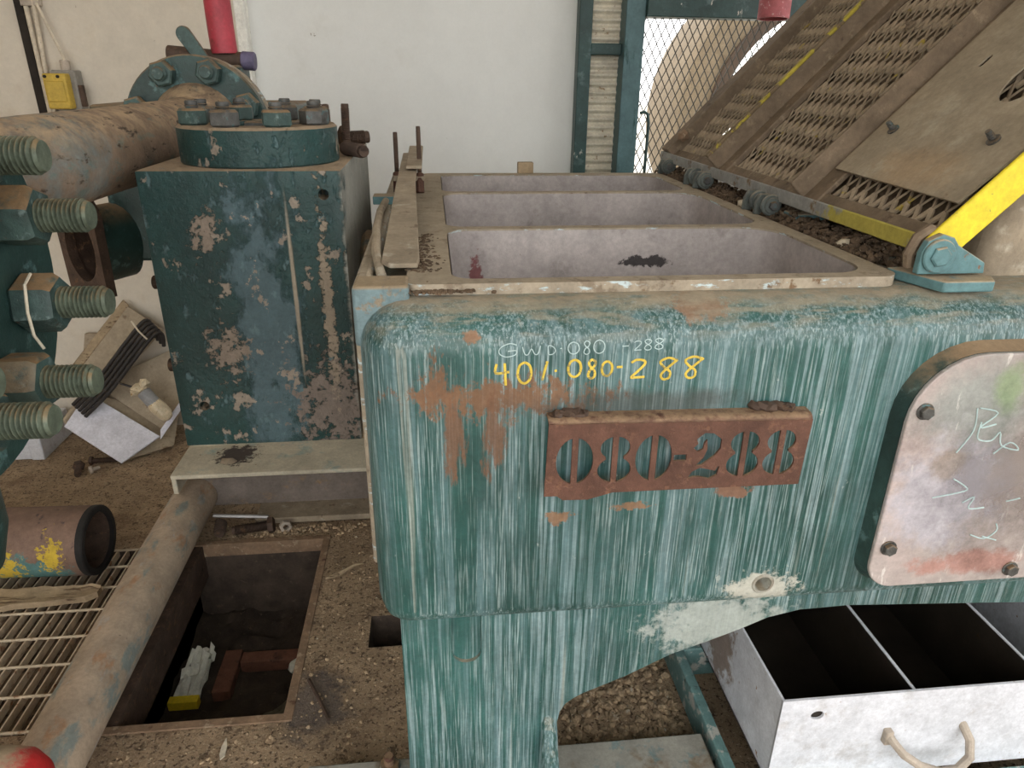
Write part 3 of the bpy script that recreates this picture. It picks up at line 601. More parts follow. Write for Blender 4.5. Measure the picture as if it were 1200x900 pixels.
def tray():
    T = thing('drip_tray', 'white enamel drip tray with black oily compartments and bent rod handle', 'tray', (1.15, 1.4, .1))
    x0, x1, y0, y1, z0, z1, t = .727, 1.62, 1.08, 1.8, .1, .352, .006
    fp = plate2d([(x0, z0), (x1, z0), (x1, z1), (x0, z1)], [circ(.814, .303, .0155, .0125)], t)
    build('front_panel', xf(fp, Matrix.Translation((0, y0, 0)) @ XZ), 'tray_white', T, bevel=.001)
    build('side_panel', MB().box((x0, y0, z0), (x0+t, y1, z1)), 'tray_white', T, bevel=.001)
    build('side_panel', MB().box((x1-t, y0, z0), (x1, y1, z1)), 'tray_white', T, bevel=.001)
    build('back_panel', MB().box((x0, y1-t, z0), (x1, y1, z1)), 'tray_white', T, bevel=.001)
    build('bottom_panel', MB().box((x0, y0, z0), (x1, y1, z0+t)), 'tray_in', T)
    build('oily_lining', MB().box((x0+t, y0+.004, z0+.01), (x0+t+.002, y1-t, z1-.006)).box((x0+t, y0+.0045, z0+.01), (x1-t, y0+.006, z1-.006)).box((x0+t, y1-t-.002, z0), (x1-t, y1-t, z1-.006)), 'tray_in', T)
    for x in (1.04, 1.36): 
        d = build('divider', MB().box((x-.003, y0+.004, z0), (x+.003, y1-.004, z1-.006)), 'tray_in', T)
        build('divider_edge', MB().box((x-.0034, y0+.004, z1-.007), (x+.0034, y1-.004, z1-.004)), 'tray_white', d)
    h = MB().tube([Vector((v[0], v[1], v[2])) for v in [(.995, 1.085, .235), (.998, 1.06, .225), (1.02, 1.04, .200), (1.06, 1.03, .172), (1.11, 1.022, .155), (1.15, 1.022, .16), (1.178, 1.03, .185), (1.185, 1.05, .215), (1.182, 1.085, .238)]], .010, 10)
    build('handle', h, 'handle', T)
    build('handle_clip', MB().box((.985, 1.062, .205), (1.003, 1.08, .245)), 'handle', T, bevel=.003)
tray()
solo('skid_rail', 'pale teal steel skid rail on the floor beside the white drip tray', 'rail', MB().box((.645, 1.0, 0), (.672, 2.0, .1)).box((.672, 1.0, 0), (1.7, 1.06, .1)).box((.672, 1.5, 0), (1.7, 1.58, .1)), 'rail', (.66, 1.4, 0), bevel=.004)

# ------------------------------------------------------------------ hinged guard lid
LA = R(46.0)
LW = Matrix(((math.cos(LA), 0, -math.sin(LA), .80), (0, 1, 0, 0), (math.sin(LA), 0, math.cos(LA), 1.362), (0, 0, 0, 1)))  # local (w, y, n)
def make_lid():
    L = thing('hinged_guard_lid', 'propped open brown guard lid of expanded metal with yellow end bar', 'guard lid', (.8, 1.75, 1.31))
    def bx(name, a, b, m, **k): return build(name, xf(MB().box(a, b), LW), m, L, bevel=.003, **k)
    WL = .86
    bx('end_bar', (-.012, 1.045, -.032), (WL, 1.053, .024), 'yellow', label='bright yellow end bar')
    bx('end_bar', (0, 2.40, -.03), (WL, 2.47, .03), 'lid_brown')
    build('hinge_bar', MB().box((.778, 1.05, 1.346), (.785, 2.47, 1.374)), 'hinge_grey', L, bevel=.002, label='blue-grey hinge bar')
    bx('hinge_bar_lip', (-.016, 1.05, -.004), (.03, 2.47, .002), 'lid_brown')
    bx('top_bar', (WL-.03, 1.05, -.03), (WL, 2.47, .03), 'lid_brown')
    r2 = bx('rib', (0, 1.985, -.01), (WL, 1.993, .062), 'lid_brown')
    e = bx('painted_edge', (.0, 1.982, .054), (WL, 1.996, .0635), 'yellow_worn'); e.parent = r2; 
    bx('rib', (0, 1.94, -.01), (WL, 1.99, .008), 'lid_brown')
    bx('rib', (0, 1.495, -.01), (WL, 1.503, .05), 'lid_brown')
    bx('rib', (0, 1.44, -.006), (WL, 1.50, .006), 'lid_brown')
    back = plate2d([(0, 1.05), (WL, 1.05), (WL, 2.46), (0, 2.46)], [circ(.14, 2.25, .045, .05)], .003)
    build('backing_sheet', xf(back, LW @ Matrix.Translation((0, 0, -.027))), 'lid_back', L)
    def mesh(y0, y1, w0, w1, dw=.060, dy=.036):
        b = MB(); nw = int((w1-w0)/dw)+1; ny = int((y1-y0)/dy)+1
        def strand(p, q):
            d = (q-p).normalized(); s = Vector((-d.y, d.x, 0))*.0031; n = Vector((0, 0, .0035)); t = s*.6
            vs = [p-s-n, p+s+t*0-n*.2, p+s+n, p-s+n*.2, q-s-n, q+s-n*.2, q+s+n, q-s+n*.2]
            b.add(vs, [(0, 1, 5, 4), (1, 2, 6, 5), (2, 3, 7, 6), (3, 0, 4, 7)])
        for i in range(nw+1):
            for j in range(ny+1):
                cw, cy = w0+i*dw, y0+j*dy
                for sw in (-1, 1):
                    for sy in (-1, 1):
                        p = Vector((cw+sw*dw/2, cy, .004*sw)); q = Vector((cw, cy+sy*dy/2, 0))
                        if min(p.x, q.x) < w0-.001 or max(p.x, q.x) > w1+.01 or min(p.y, q.y) < y0-.001 or max(p.y, q.y) > y1+.01: continue
                        strand(p, q)
        build('expanded_mesh', xf(b, LW @ Matrix.Translation((0, 0, -.006))), 'mesh_brown', L, kind='stuff')
    mesh(1.995, 2.40, 0, WL, .060, .027); mesh(1.505, 1.94, 0, WL, .066, .033); mesh(1.06, 1.44, 0, .42, .06, .034)
    plate = plate2d([(.082, 1.475), (.07, 1.08), (.30, 1.06), (WL, 1.06), (WL, 1.465)], [circ(.335, 1.215, .06, .045), rrect(.355, 1.365, .385, 1.378, .006, 3)], .004)
    pt = build('cover_plate', xf(plate, LW @ Matrix.Translation((0, 0, .012))), 'lid_plate', L)
    for w_, y_ in ((.193, 1.42), (.195, 1.145), (.6, 1.42), (.6, 1.145)):
        k = MB().lathe([(.011, 0), (.0115, .003), (.009, .004)], LW @ Matrix.Translation((w_, y_, .014)), 16).lathe(thread(.006, .022, .004), LW @ Matrix.Translation((w_, y_, .014)), 10)
        build('plate_screw', k, 'bolt_dark', pt)
    k = MB().lathe([(.012, 0), (.012, .004), (.008, .006), (.008, .012)], LW @ Matrix.Translation((.5, 1.78, .002)), 16); build('mesh_clip', k, 'lid_brown', L)
    b = MB().rock(LW @ Vector((.06, 2.36, .035)), .018, (1, 1, 1), .3); build('rust_lump', b, 'iron_edge', L)
    # hinge knuckles and lugs
    def knuckle(y, x=.766, z=1.338):
        h = thing_part(L, y)
        k = MB().lathe(ring(.024, .010, 0, .009, .002), axm((x, y-.02, z), (0, -1, 0)), 20, close=True)
        o = build('hinge_lug', k, 'knuckle', L)
        build('washer', MB().lathe(ring(.018, .005, 0, .004, .001), axm((x, y-.031, z), (0, -1, 0)), 18, close=True), 'knuckle', o)
        build('bolt_head', MB().hexn((x, y-.034, z), (0, -1, 0), .0105, .010, .3), 'bolt_dark', o)
        build('pin', MB().cyl((x, y+.03, z), (x, y-.036, z), .009, 12), 'bolt_dark', o)
        q = MB().prism([(-.022, -.027), (.022, -.027), (.021, .0), (.012, .02), (-.012, .02), (-.021, 0)], .012, Matrix.Translation((x, y+.02, z)) @ XZ)
        build('hinge_cheek', q, 'knuckle', o, bevel=.002)
    def thing_part(L, y): return None
    for y in (1.60, 1.665, 2.02, 2.10, 2.36): knuckle(y)
    # near hinge bracket bolted on the deck
    br = build('hinge_bracket', xf(MB().prism([(-.030, -.034), (.085, -.034), (.082, -.016), (.03, .012), (.02, .024), (0, .030), (-.022, .02), (-.03, 0)], .014), Matrix.Translation((.792, 1.045, 1.352)) @ XZ), 'hinge_blue', L, bevel=.002, label='pale blue hinge bracket')
    build('bracket_boss', MB().lathe(ring(.027, .012, 0, .008, .002), axm((.790, 1.033, 1.348), (0, -1, 0)), 24, close=True), 'hinge_blue', br)
    build('hinge_bolt', MB().hexn((.790, 1.034, 1.348), (0, -1, 0), .017, .014, .2), 'hinge_blue', br)
    build('bracket_pad', xf(MB().prism([(.755, 1.10), (.79, 1.0), (.875, 1.0), (.892, 1.03), (.85, 1.10)][::-1], .018), Matrix.Translation((0, 0, 1.296))), 'hinge_blue', br, bevel=.003)
    build('curled_tab', MB().tube([(.768, 1.065, 1.325), (.760, 1.06, 1.345), (.768, 1.058, 1.372), (.785, 1.058, 1.385), (.81, 1.058, 1.375)], .009, 8), 'lid_brown', br)
    build('hinge_bracket', MB().box((.79, 1.50, 1.296), (.86, 1.56, 1.33)), 'hinge_blue', L, bevel=.004)
make_lid()
def deck_dirt():
    b = MB()
    for i in range(2600):
        y = random.uniform(1.09, 2.44); x = .762+abs(random.gauss(0, .03)) if random.random() < .75 else random.uniform(.75, .9)
        h = max(0, .036-.45*abs(x-.81)); r = random.choice((.003, .004, .005, .006, .008))
        if y < 1.16 and x < .79: continue
        b.rock((x, y, 1.300+random.random()*h), r, (1, 1, .8), .4)
    b2 = solo('deck_dirt', 'crumbly brown dirt piled along the hinge line of the deck', 'dirt', b, 'dirt', (.8, 1.75, 1.31), kind='stuff', angle=20)
    for (x, y, r, lb) in ((.772, 1.72, .019, 'largest pale stone in the dirt between the hinge lug pairs'), (.775, 1.27, .012, 'pale stone in the deck dirt just beyond the pale blue hinge bracket'), (.782, 1.21, .009, 'smallest pale stone in the dirt next to the pale blue hinge bracket')):
        solo('pale_stone', lb, 'stone', MB().rock((x, y, 1.317), r, (1.4, 1, .8), .15), 'pale_stone', (x, y, 1.31), group='pale stones in the deck dirt', angle=60)
deck_dirt()
def deck_grit():
    b = MB()
    for i in range(420):
        if random.random() < .5: x, y = random.gauss(-.02, .012), random.uniform(1.12, 1.42)
        else: x, y = random.gauss(.0, .025), random.gauss(1.045, .006)
        b.rock((x, y, 1.312 if y > 1.06 else 1.302), random.choice((.002, .003, .004)), (1, 1, .7), .4)
    solo('deck_grit', 'dark grit and swarf caught between the tan strip and the front well', 'grit', b, 'dirt', (-.01, 1.2, 1.31), kind='stuff', angle=20)
deck_grit()
solo('wood_block', 'small brown block standing on the far rim of the deck', 'block', MB().box((.277, 2.375, 1.310), (.328, 2.40, 1.346)), 'wood', (.3, 2.39, 1.31), bevel=.003)

# ------------------------------------------------------------------ clamp strip on the deck's left margin
def clamp():
    c = thing('clamp_strip', 'dusty tan steel strip with two upright rods on the deck beside the block', 'bracket', (-.06, 1.6, 1.31))
    m = Matrix.Translation((-.052, 1.13, 1.316)) @ Matrix.Rotation(R(4.3), 4, 'X')
    build('strip', xf(MB().prism([(-.034, .02), (-.02, 0), (.024, 0), (.027, .03), (.012, .62), (.016, 1.0), (-.028, 1.0), (-.033, .62)], .008), m), 'dust', c, bevel=.002)
    m2 = Matrix.Translation((-.045, 1.86, 1.385)) @ Matrix.Rotation(R(2), 4, 'X')
    build('upper_strip', xf(MB().box((-.02, 0, 0), (.02, .4, .008)), m2), 'dust', c, bevel=.002)
    for x, y in ((-.094, 2.0), (-.033, 1.98)):
        r = build('rod', MB().lathe(thread(.0065, .17, .005), axm((x, y, 1.309 if x > -.05 else 1.293), (0, 0, 1)), 10), 'rust_dark', c)
        build('rod_sleeve', MB().cyl((x, y-.02, 1.312), (x, y, 1.36), .011, 10), 'rust', r)
    build('cross_strap', MB().box((-.105, 1.965, 1.342), (-.02, 2.01, 1.354)), 'dust', c, bevel=.002)
    build('side_stub', MB().box((-.145, 1.78, 1.311), (-.07, 1.83, 1.331)), 'hinge_blue', c, bevel=.002)
    build('curved_bar', MB().tube([(-.085, 1.12, 1.305), (-.098, 1.2, 1.325), (-.107, 1.35, 1.335), (-.112, 1.55, 1.335), (-.112, 1.75, 1.325)], .008, 10), 'dust', c)
clamp()

# ------------------------------------------------------------------ fluid end block
def nut_stud(parent, p, d, r, h, sr, proj, mn='green_nut', ms='thread', ph=0, pitch=.005):
    d = Vector(d).normalized(); p = Vector(p)
    n = build('nut', MB().hexn(p, d, r, h, ph), mn, parent)
    build('stud', MB().lathe(thread(sr, h+proj, pitch), axm(p, d), 20), ms, n)
    return n
def block():
    B = thing('fluid_end_block', 'dark teal square steel block with peeling paint and bolted round flange', 'pump block', (-.35, 1.7, .87))
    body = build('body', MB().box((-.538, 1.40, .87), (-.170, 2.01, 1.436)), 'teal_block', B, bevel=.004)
    cut(body, [MB().cyl((-.177, 1.35, 1.395), (-.177, 1.45, 1.395), .011, 20), MB().cyl((-.487, 1.35, .963), (-.487, 1.45, .963), .011, 20)]) if False else None
    cut(body, [MB().cyl((-.205, 1.35, 1.392), (-.205, 1.45, 1.392), .010, 20), MB().cyl((-.487, 1.35, .963), (-.487, 1.45, .963), .010, 20)])
    build('spacer', MB().cyl((-.172, 1.72, 1.1), (-.115, 1.72, 1.1), .16, 24), 'green_dark', B)
    c = (-.347, 1.575)
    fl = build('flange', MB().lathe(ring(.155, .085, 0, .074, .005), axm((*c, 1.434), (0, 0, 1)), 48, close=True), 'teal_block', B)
    build('bore_plug', MB().lathe([(.086, 0), (.086, .05)], axm((*c, 1.436), (0, 0, 1)), 32), 'bolt_dark', B)
    build('plug_bar', MB().box((-.37, 1.55, 1.48), (-.24, 1.575, 1.512)), 'bolt_dark', B, bevel=.003)
    for i in range(8):
        a = R(22.5+45*i+6); p = (c[0]+.122*math.cos(a), c[1]+.122*math.sin(a), 1.508)
        nut_stud(fl, p, (0, 0, 1), .029, .030, .014, .014, 'bolt_dark' if i % 2 else 'green_nut', 'bolt_dark', random.random(), .004)
    for x, z in ((-.553, 1.21), (-.553, 1.03)):
        build('side_bolt', MB().cyl((-.53, 1.47, z), (-.568, 1.47, z), .014, 14), 'rust_dark', B)
block()
def lbolt(label, p, d, L, r, head=True, m='rust_dark'):
    d = Vector(d).normalized(); p = Vector(p)
    t = thing('loose_bolt', label, 'bolt', p)
    build('shank', MB().lathe(thread(r, L, .004), axm(p, d), 14), m, t)
    if head: build('head', MB().hexn(p-d*r*1.2, d, r*1.75, r*1.3, .4), m, t)
    return t
lbolt('short dark bolt lying on its side at the block edge beside the round flange', (-.19, 1.685, 1.4505), (.53, -.85, 0), .09, .015, False)
lbolt('thin upright bolt standing next to the round flange on the teal block', (-.193, 1.742, 1.4355), (.02, .05, 1), .105, .010, False)
lbolt('hex headed bolt with greenish head lying on the teal block behind the short bolt', (-.155-.04, 1.80, 1.463), (.6, .2, .02), .05, .016)
lbolt('hex bolt leaning between the flange nuts and the upright bolt', (-.232, 1.73, 1.452), (-.05, .35, 1), .09, .010)
# pipe, back flange and valve module
def discharge():
    D = thing('discharge_pipe', 'thick brown dusty discharge pipe with large green bolted end flange', 'pipe', (-.65, 1.5, .9))
    P1 = Vector((-.634, 2.184, 1.454)); P0 = Vector((-.668, 1.327, 1.452)); d = (P0-P1).normalized()
    path = [P1+d*.0, P1+d*.15, P0+(P1-P0)*.3, P0, (-.69, 1.272, 1.448), (-.735, 1.243, 1.444), (-.80, 1.236, 1.44), (-1.1, 1.236, 1.43)]
    build('pipe', MB().tube(path, [.094, .086, .081, .081, .082, .083, .084, .085], 36), 'pipe_big', D, angle=60)
    f = build('end_flange', MB().lathe(ring(.192, .05, 0, .035, .004), axm(P1+d*-.0, d), 56, close=True), 'green_dark', D)
    build('hub', MB().lathe([(.128, .0), (.122, .035), (.102, .07), (.087, .1)], axm(P1, d), 40), 'pipe_big', f)
    g = build('mating_flange', MB().lathe(ring(.191, .05, 0, .03, .004), axm(P1-d*.042, d), 56, close=True), 'rim', D)
    mm = axm(P1+d*.035, d)
    for i in range(8):
        a = R(22.5+45*i); p = mm @ Vector((.158*math.cos(a), .158*math.sin(a), 0))
        nut_stud(f, p, d, .034, .030, .018, .018, 'green_nut', 'green_nut', .2, .006)
    # valve module behind
    build('valve_module', MB().box((-.95, 2.235, 1.072), (-.42, 2.74, 1.516)), 'green_dark', D, bevel=.012)
    build('module_neck', MB().box((-.5, 2.006, 1.10), (-.3, 2.26, 1.24)), 'green_dark', D)
    o = [(math.cos(R(a))*.055+0, math.sin(R(a))*.095) for a in range(0, 360, 15)]
    ov = plate2d([(-.075, -.14), (.07, -.14), (.075, .10), (.055, .14), (-.06, .14), (-.08, .08)], [o], .03)
    pm = Matrix.Translation((-.997, 2.142, 1.136)) @ Matrix.Rotation(R(-28), 4, 'Z') @ XZ
    rp = build('rusty_port', xf(ov, pm), 'rust_dark', D, bevel=.004)
    el = [(math.cos(R(a))*.06, math.sin(R(a))*.10) for a in range(0, 360, 15)]; n = len(el)
    k = MB(); k.add([(x, y, -.01) for x, y in el]+[(x, y, -.13) for x, y in el], [(i, (i+1) % n, n+(i+1) % n, n+i) for i in range(n)]+[tuple(range(n, 2*n))], pm)
    build('port_tunnel', k, 'rust_dark', rp)
    k = MB(); k.add([(x*1.12, y*1.12, -.012) for x, y in el]+[(x*1.12, y*1.12, -.14) for x, y in el], [(i, (i+1) % n, n+(i+1) % n, n+i) for i in range(n)]+[tuple(range(n, 2*n))], pm)
    build('port_neck', k, 'green_dark', D)
    # top lug, pin
    build('lifting_lug', xf(MB().prism([(-.018, -.06), (.018, -.06), (.020, .05)]+[(.02*math.cos(R(a)), .055+.02*math.sin(R(a))) for a in range(0, 181, 20)], .016), Matrix.Translation((-.638, 2.268, 1.652)) @ Matrix.Rotation(R(-32), 4, 'Y') @ XZ), 'green_nut', D, bevel=.003)
    build('saddle_block', MB().box((-.695, 2.255, 1.5), (-.53, 2.385, 1.622)), 'green_dark', D, bevel=.01)
    pn = build('cross_pin', MB().cyl((-.737, 2.32, 1.650), (-.503, 2.32, 1.632), .022, 18), 'rust_dark', D)
    build('pin_cap', MB().cyl((-.535, 2.32, 1.634), (-.497, 2.32, 1.632), .025, 18), 'purple_cap', pn)
discharge()
solo('red_pipe', 'scuffed red upright pipe standing above the green end flange', 'pipe', MB().tube([(-.580, 2.32, 1.652), (-.582, 2.32, 1.72), (-.586, 2.33, 2.1), (-.59, 2.35, 3.402)], .036, 24), 'red', (-.58, 2.32, 1.652), angle=60)

# ------------------------------------------------------------------ near stud flange
def stud_flange():
    S = thing('stud_flange', 'dark green heavy pipe flange with big threaded studs and hex nuts', 'flange', (-.65, .915, .7))
    c = Vector((-.60, .915, 1.352))
    f = build('flange_disc', MB().lathe(ring(.268, .05, 0, .09, .008), axm(c-Vector((.09, 0, 0)), (1, 0, 0)), 56, close=True), 'green_dark', S)
    build('centre_cap', MB().lathe([(.09, 0), (.09, .1), (.06, .112), (0.02, .115)], axm(c-Vector((.095, 0, 0)), (1, 0, 0)), 32), 'green_dark', S)
    build('mating_disc', MB().lathe(ring(.232, .05, 0, .075, .008), axm(c-Vector((.18, 0, 0)), (1, 0, 0)), 56, close=True), 'green_dark', S)
    for i in range(8):
        a = R(22.5+45*i); p = c+Vector((0, .164*math.cos(a), .164*math.sin(a)))
        nut_stud(f, p-Vector((.002, 0, 0)), (1, 0, 0), .043, .058, .0235, .066, 'green_nut', 'thread', .15+.4*i, .0062)
    build('lower_body', MB().lathe([(.06, 0), (.09, .03), (.108, .09), (.11, .16), (.095, .24), (.07, .3), (.07, .5)], axm((-.763, .95, .872), (0, 0, 1)), 36), 'green_dark', S, angle=60)
    build('neck', MB().cyl((-.99, .915, 1.352), (-.77, .915, 1.352), .1, 32), 'green_dark', S)
    build('support_stand', MB().cyl((-.96, .80, 0), (-.96, .80, 1.35), .05, 20), 'green_dark', S)
stud_flange()
solo('loose_string', 'thin pale string hanging over a green hex nut on the stud flange', 'string', MB().tube([(-.575, 1.06, 1.334), (-.57, 1.03, 1.326), (-.568, 1.016, 1.29), (-.57, 1.02, 1.255), (-.56, 1.018, 1.235)], .0022, 6), 'string', (-.53, 1.07, 1.25))

# ------------------------------------------------------------------ wall fittings
def wallbits():
    solo('cable_channel', 'dark rough cable channel running down the cream wall', 'cable channel', MB().box((-1.585, 3.285, 1.30), (-1.555, 3.302, 3.4)), 'channel_black', (-1.57, 3.3, 1.3))
    c = thing('wall_conduit', 'cream conduit pair clipped beside the dark cable channel', 'conduit', (-1.535, 3.29, 1.3))
    build('conduit', MB().tube([(-1.542, 3.283, 1.35), (-1.541, 3.283, 1.6), (-1.54, 3.28, 3.39)], .0095, 10), 'conduit', c)
    build('conduit', MB().tube([(-1.524, 3.28, 1.35), (-1.52, 3.278, 1.62), (-1.51, 3.278, 1.82), (-1.50, 3.28, 3.39)], .0085, 10), 'conduit', c)
    build('clip', MB().box((-1.56, 3.27, 1.39), (-1.51, 3.30, 1.42)), 'handle', c, bevel=.003)
    build('clip', MB().box((-1.555, 3.27, 1.83), (-1.485, 3.30, 1.865)), 'handle', c, bevel=.003)
    build('branch_cable', MB().tube([(-1.495, 3.27, 1.84), (-1.47, 3.265, 1.76), (-1.435, 3.26, 1.655), (-1.43, 3.25, 1.62)], .0055, 8), 'conduit', c)
    s = thing('limit_switch', 'yellow plastic limit switch box on grey back beside the conduit', 'switch box', (-1.45, 3.28, 1.45))
    build('back_box', MB().box((-1.485, 3.235, 1.455), (-1.395, 3.302, 1.605)), 'grey_box', s, bevel=.006)
    fc = build('front_cover', MB().box((-1.50, 3.19, 1.462), (-1.415, 3.25, 1.592)), 'plastic_yellow', s, bevel=.006)
    build('raised_panel', MB().box((-1.492, 3.184, 1.488), (-1.423, 3.192, 1.565)), 'plastic_yellow', fc, bevel=.004)
    for x in (-1.488, -1.44): build('screw_lug', MB().cyl((x, 3.193, 1.581), (x, 3.184, 1.581), .006, 10), 'channel_black', fc)
    build('cable_gland', MB().cyl((-1.435, 3.26, 1.6), (-1.433, 3.258, 1.64), .018, 12), 'handle', s)
    build('lower_gland', MB().cyl((-1.41, 3.265, 1.46), (-1.408, 3.265, 1.40), .014, 12), 'grey_box', s)
    build('roller_arm', MB().box((-1.398, 3.24, 1.47), (-1.378, 3.262, 1.55)), 'rust_dark', s, bevel=.003)
wallbits()
solo('overhead_pipe_end', 'faded pink red open pipe end hanging in front of the mesh gate', 'pipe', MB().lathe([(.052, 0), (.0585, 0), (.0585, .9), (.052, .9)], axm((1.305, 2.9, 1.812), (.02, .06, 1)), 28, close=True), 'pink', (1.305, 2.9, 1.8))

# ------------------------------------------------------------------ junk by the wall
def quadbox(pts, th):
    a, b, c, d = [Vector(p) for p in pts]; n = (b-a).cross(d-a).normalized()*th
    k = MB(); k.add([a, b, c, d, a+n, b+n, c+n, d+n], [(3, 2, 1, 0), (4, 5, 6, 7), (0, 1, 5, 4), (1, 2, 6, 5), (2, 3, 7, 6), (3, 0, 4, 7)]); return k
def junk():
    J = thing('lamp_fitting', 'discarded white sheet metal lamp fitting lying open against the cream wall', 'lamp fitting', (-1.45, 3.0, 0))
    build('cover_sheet', quadbox([(-1.597, 3.15, .25), (-1.663, 3.02, .144), (-1.396, 2.89, .018), (-1.267, 3.02, .079)], .012), 'sheet_white', J, bevel=.003)
    build('housing_back', quadbox([(-1.58, 3.2, .27), (-1.27, 3.09, .075), (-1.20, 3.17, .16), (-1.22, 3.25, .42)], .01), 'sheet_cream', J, bevel=.003)
    build('housing_side', quadbox([(-1.27, 3.02, .065), (-1.19, 3.12, .17), (-1.19, 3.14, .21), (-1.27, 3.04, .105)], .006), 'sheet_white', J, bevel=.002)
    build('housing_edge', MB().tube([(-1.60, 3.16, .262), (-1.67, 3.05, .165), (-1.66, 3.06, .12), (-1.6, 3.1, .06)], .012, 8), 'sheet_cream', J)
    build('housing_bottom', quadbox([(-1.6, 3.16, .24), (-1.4, 2.93, .012), (-1.23, 3.05, .012), (-1.24, 3.2, .1)], .01), 'sheet_cream', J)
    K = thing('cream_channel_board', 'long cream sheet metal channel leaning on the wall behind the lamp fitting', 'board', (-1.45, 3.2, 0))
    build('face', quadbox([(-1.70, 3.08, .26), (-1.46, 3.08, .30), (-1.24, 3.22, .52), (-1.39, 3.26, .63)], .02), 'sheet_cream', K, bevel=.004)
    build('lip', quadbox([(-1.72, 3.07, .28), (-1.69, 3.07, .26), (-1.38, 3.255, .63), (-1.40, 3.255, .66)], .015), 'wood', K, bevel=.004)
    build('foot', quadbox([(-1.74, 3.272, 0), (-1.62, 3.272, 0), (-1.47, 3.272, .5), (-1.60, 3.272, .5)], .02), 'sheet_cream', K)
    C2 = thing('cable_bundle', 'bundle of black rubber cables slung over the cream channel', 'cable', (-1.4, 3.1, .3))
    for i in range(5):
        o = Vector((.012*i-.02, -.004*i, -.013*i+.02))
        build('cable', MB().tube([Vector(p)+o for p in smooth3([(-1.60, 3.05, .22), (-1.48, 3.06, .33), (-1.36, 3.10, .47), (-1.275, 3.14, .565), (-1.25, 3.16, .56), (-1.255, 3.17, .50)])], .0085, 8), 'rubber', C2)
    build('loose_end', MB().tube([(-1.46, 3.07, .37), (-1.40, 3.05, .335), (-1.325, 3.05, .305)], .005, 8), 'rubber', C2)
    build('tie_wire', MB().tube([(-1.33, 3.12, .60), (-1.30, 3.1, .56), (-1.27, 3.1, .52)], .004, 6), 'conduit', C2)
    L = thing('lamp_plug', 'yellowed clear plastic lamp holder with grey collar inside the lamp fitting', 'lamp holder', (-1.25, 3.02, .2))
    build('crown', MB().rock((-1.322, 3.045, .315), .028, (1.3, 1, 1), .3).rock((-1.30, 3.04, .335), .022, (1, 1, 1.1), .3).rock((-1.345, 3.045, .295), .02), 'clear_plug', L, angle=20)
    build('collar', MB().cyl((-1.31, 3.045, .295), (-1.26, 3.025, .235), .030, 16), 'plug_grey', L)
    build('bulb', MB().lathe([(.031, 0), (.036, .03), (.034, .07), (.02, .095), (.005, .1)], axm((-1.27, 3.03, .245), (.55, -.2, -.62)), 16), 'clear_plug', L, angle=50)
    W = thing('white_cabinet_corner', 'white painted cabinet corner with rusty edge standing on the floor under the stud flange', 'cabinet', (-1.85, 3.1, 0))
    build('body', MB().box((-2.4, 3.0, 0), (-1.79, 3.25, .11)).box((-2.3, 3.04, .11), (-1.86, 3.25, .15)), 'tray_white', W, bevel=.005)
    build('side_plate', MB().box((-1.82, 2.99, 0), (-1.765, 3.26, .135)), 'tray_white', W, bevel=.005)
def smooth3(pts, n=4):
    P = [Vector(p) for p in pts]; out = []
    for i in range(len(P)-1):
        a, b, c, d = P[max(i-1, 0)], P[i], P[i+1], P[min(i+2, len(P)-1)]
        for k in range(n):
            t = k/n; out.append(.5*((2*b)+(c-a)*t+(2*a-5*b+4*c-d)*t*t+(3*b-a-3*c+d)*t**3))
    return out+[P[-1]]
junk()
lbolt('dark rusty bolt lying on the floor in front of the white lamp fitting', (-1.568, 2.872, .024), (.25, -.75, -.06), .07, .014)
lbolt('long rusty bolt pointing at the corner of the white lamp fitting', (-1.535, 2.932, .019), (1, .05, -.03), .11, .011)
lbolt('pale short bolt lying between the two rusty bolts on the floor', (-1.505, 2.852, .0175), (.6, .5, .0), .03, .010, True, 'handle')

# ------------------------------------------------------------------ beam, pipes, grating, pit
def beam():
    B = thing('steel_beam', 'pale blue dusty steel channel beam lying under the teal block', 'beam', (-.4, 2.47, 0))
    build('top_flange', MB().box((-.985, 2.355, .235), (.1, 2.60, .252)), 'beam', B, bevel=.004)
    build('web', MB().box((-.96, 2.498, .03), (.1, 2.513, .24)), 'beam_web', B)
    build('bottom_flange', MB().box((-.72, 2.385, .005), (.1, 2.60, .03)), 'dust', B, bevel=.004)
    build('end_plate', MB().box((-.985, 2.36, .172), (-.967, 2.60, .24)), 'beam', B, bevel=.003)
    build('end_foot', MB().box((-.985, 2.512, 0), (-.967, 2.60, .18)), 'beam', B, bevel=.003)
    build('round_lug', MB().cyl((-.905, 2.585, .24), (-.905, 2.62, .24), .07, 28), 'beam', B)
    build('weld_lump', MB().rock((-.80, 2.45, .25), .03, (1.3, 1, .4), .2), 'dust', B, angle=60)
beam()
solo('floor_pipe', 'long scuffed tan grey pipe lying along the pit edge under the beam', 'pipe', MB().tube([(-.953, 1.08, .083), (-.953, 1.4, .083), (-.955, 2.0, .083), (-.957, 2.495, .083)], .078, 32), 'pipe_tan', (-.955, 1.8, 0), angle=60)
def red_cap():
    V = thing('red_capped_pipe', 'red rounded pipe cap with dusty top poking out above the tan grey floor pipe', 'pipe cap', (-1.1, .965, 0))
    build('cap', MB().lathe([(.088, 0), (.088, .5), (.084, .535), (.068, .56), (.04, .573), (.01, .576)], axm((-1.297, .975, .416), (1, -.05, 0)), 36), 'red_dusty', V, angle=60)
    build('post', MB().cyl((-1.15, .97, 0), (-1.15, .97, .36), .045, 18), 'red_dusty', V)
red_cap()
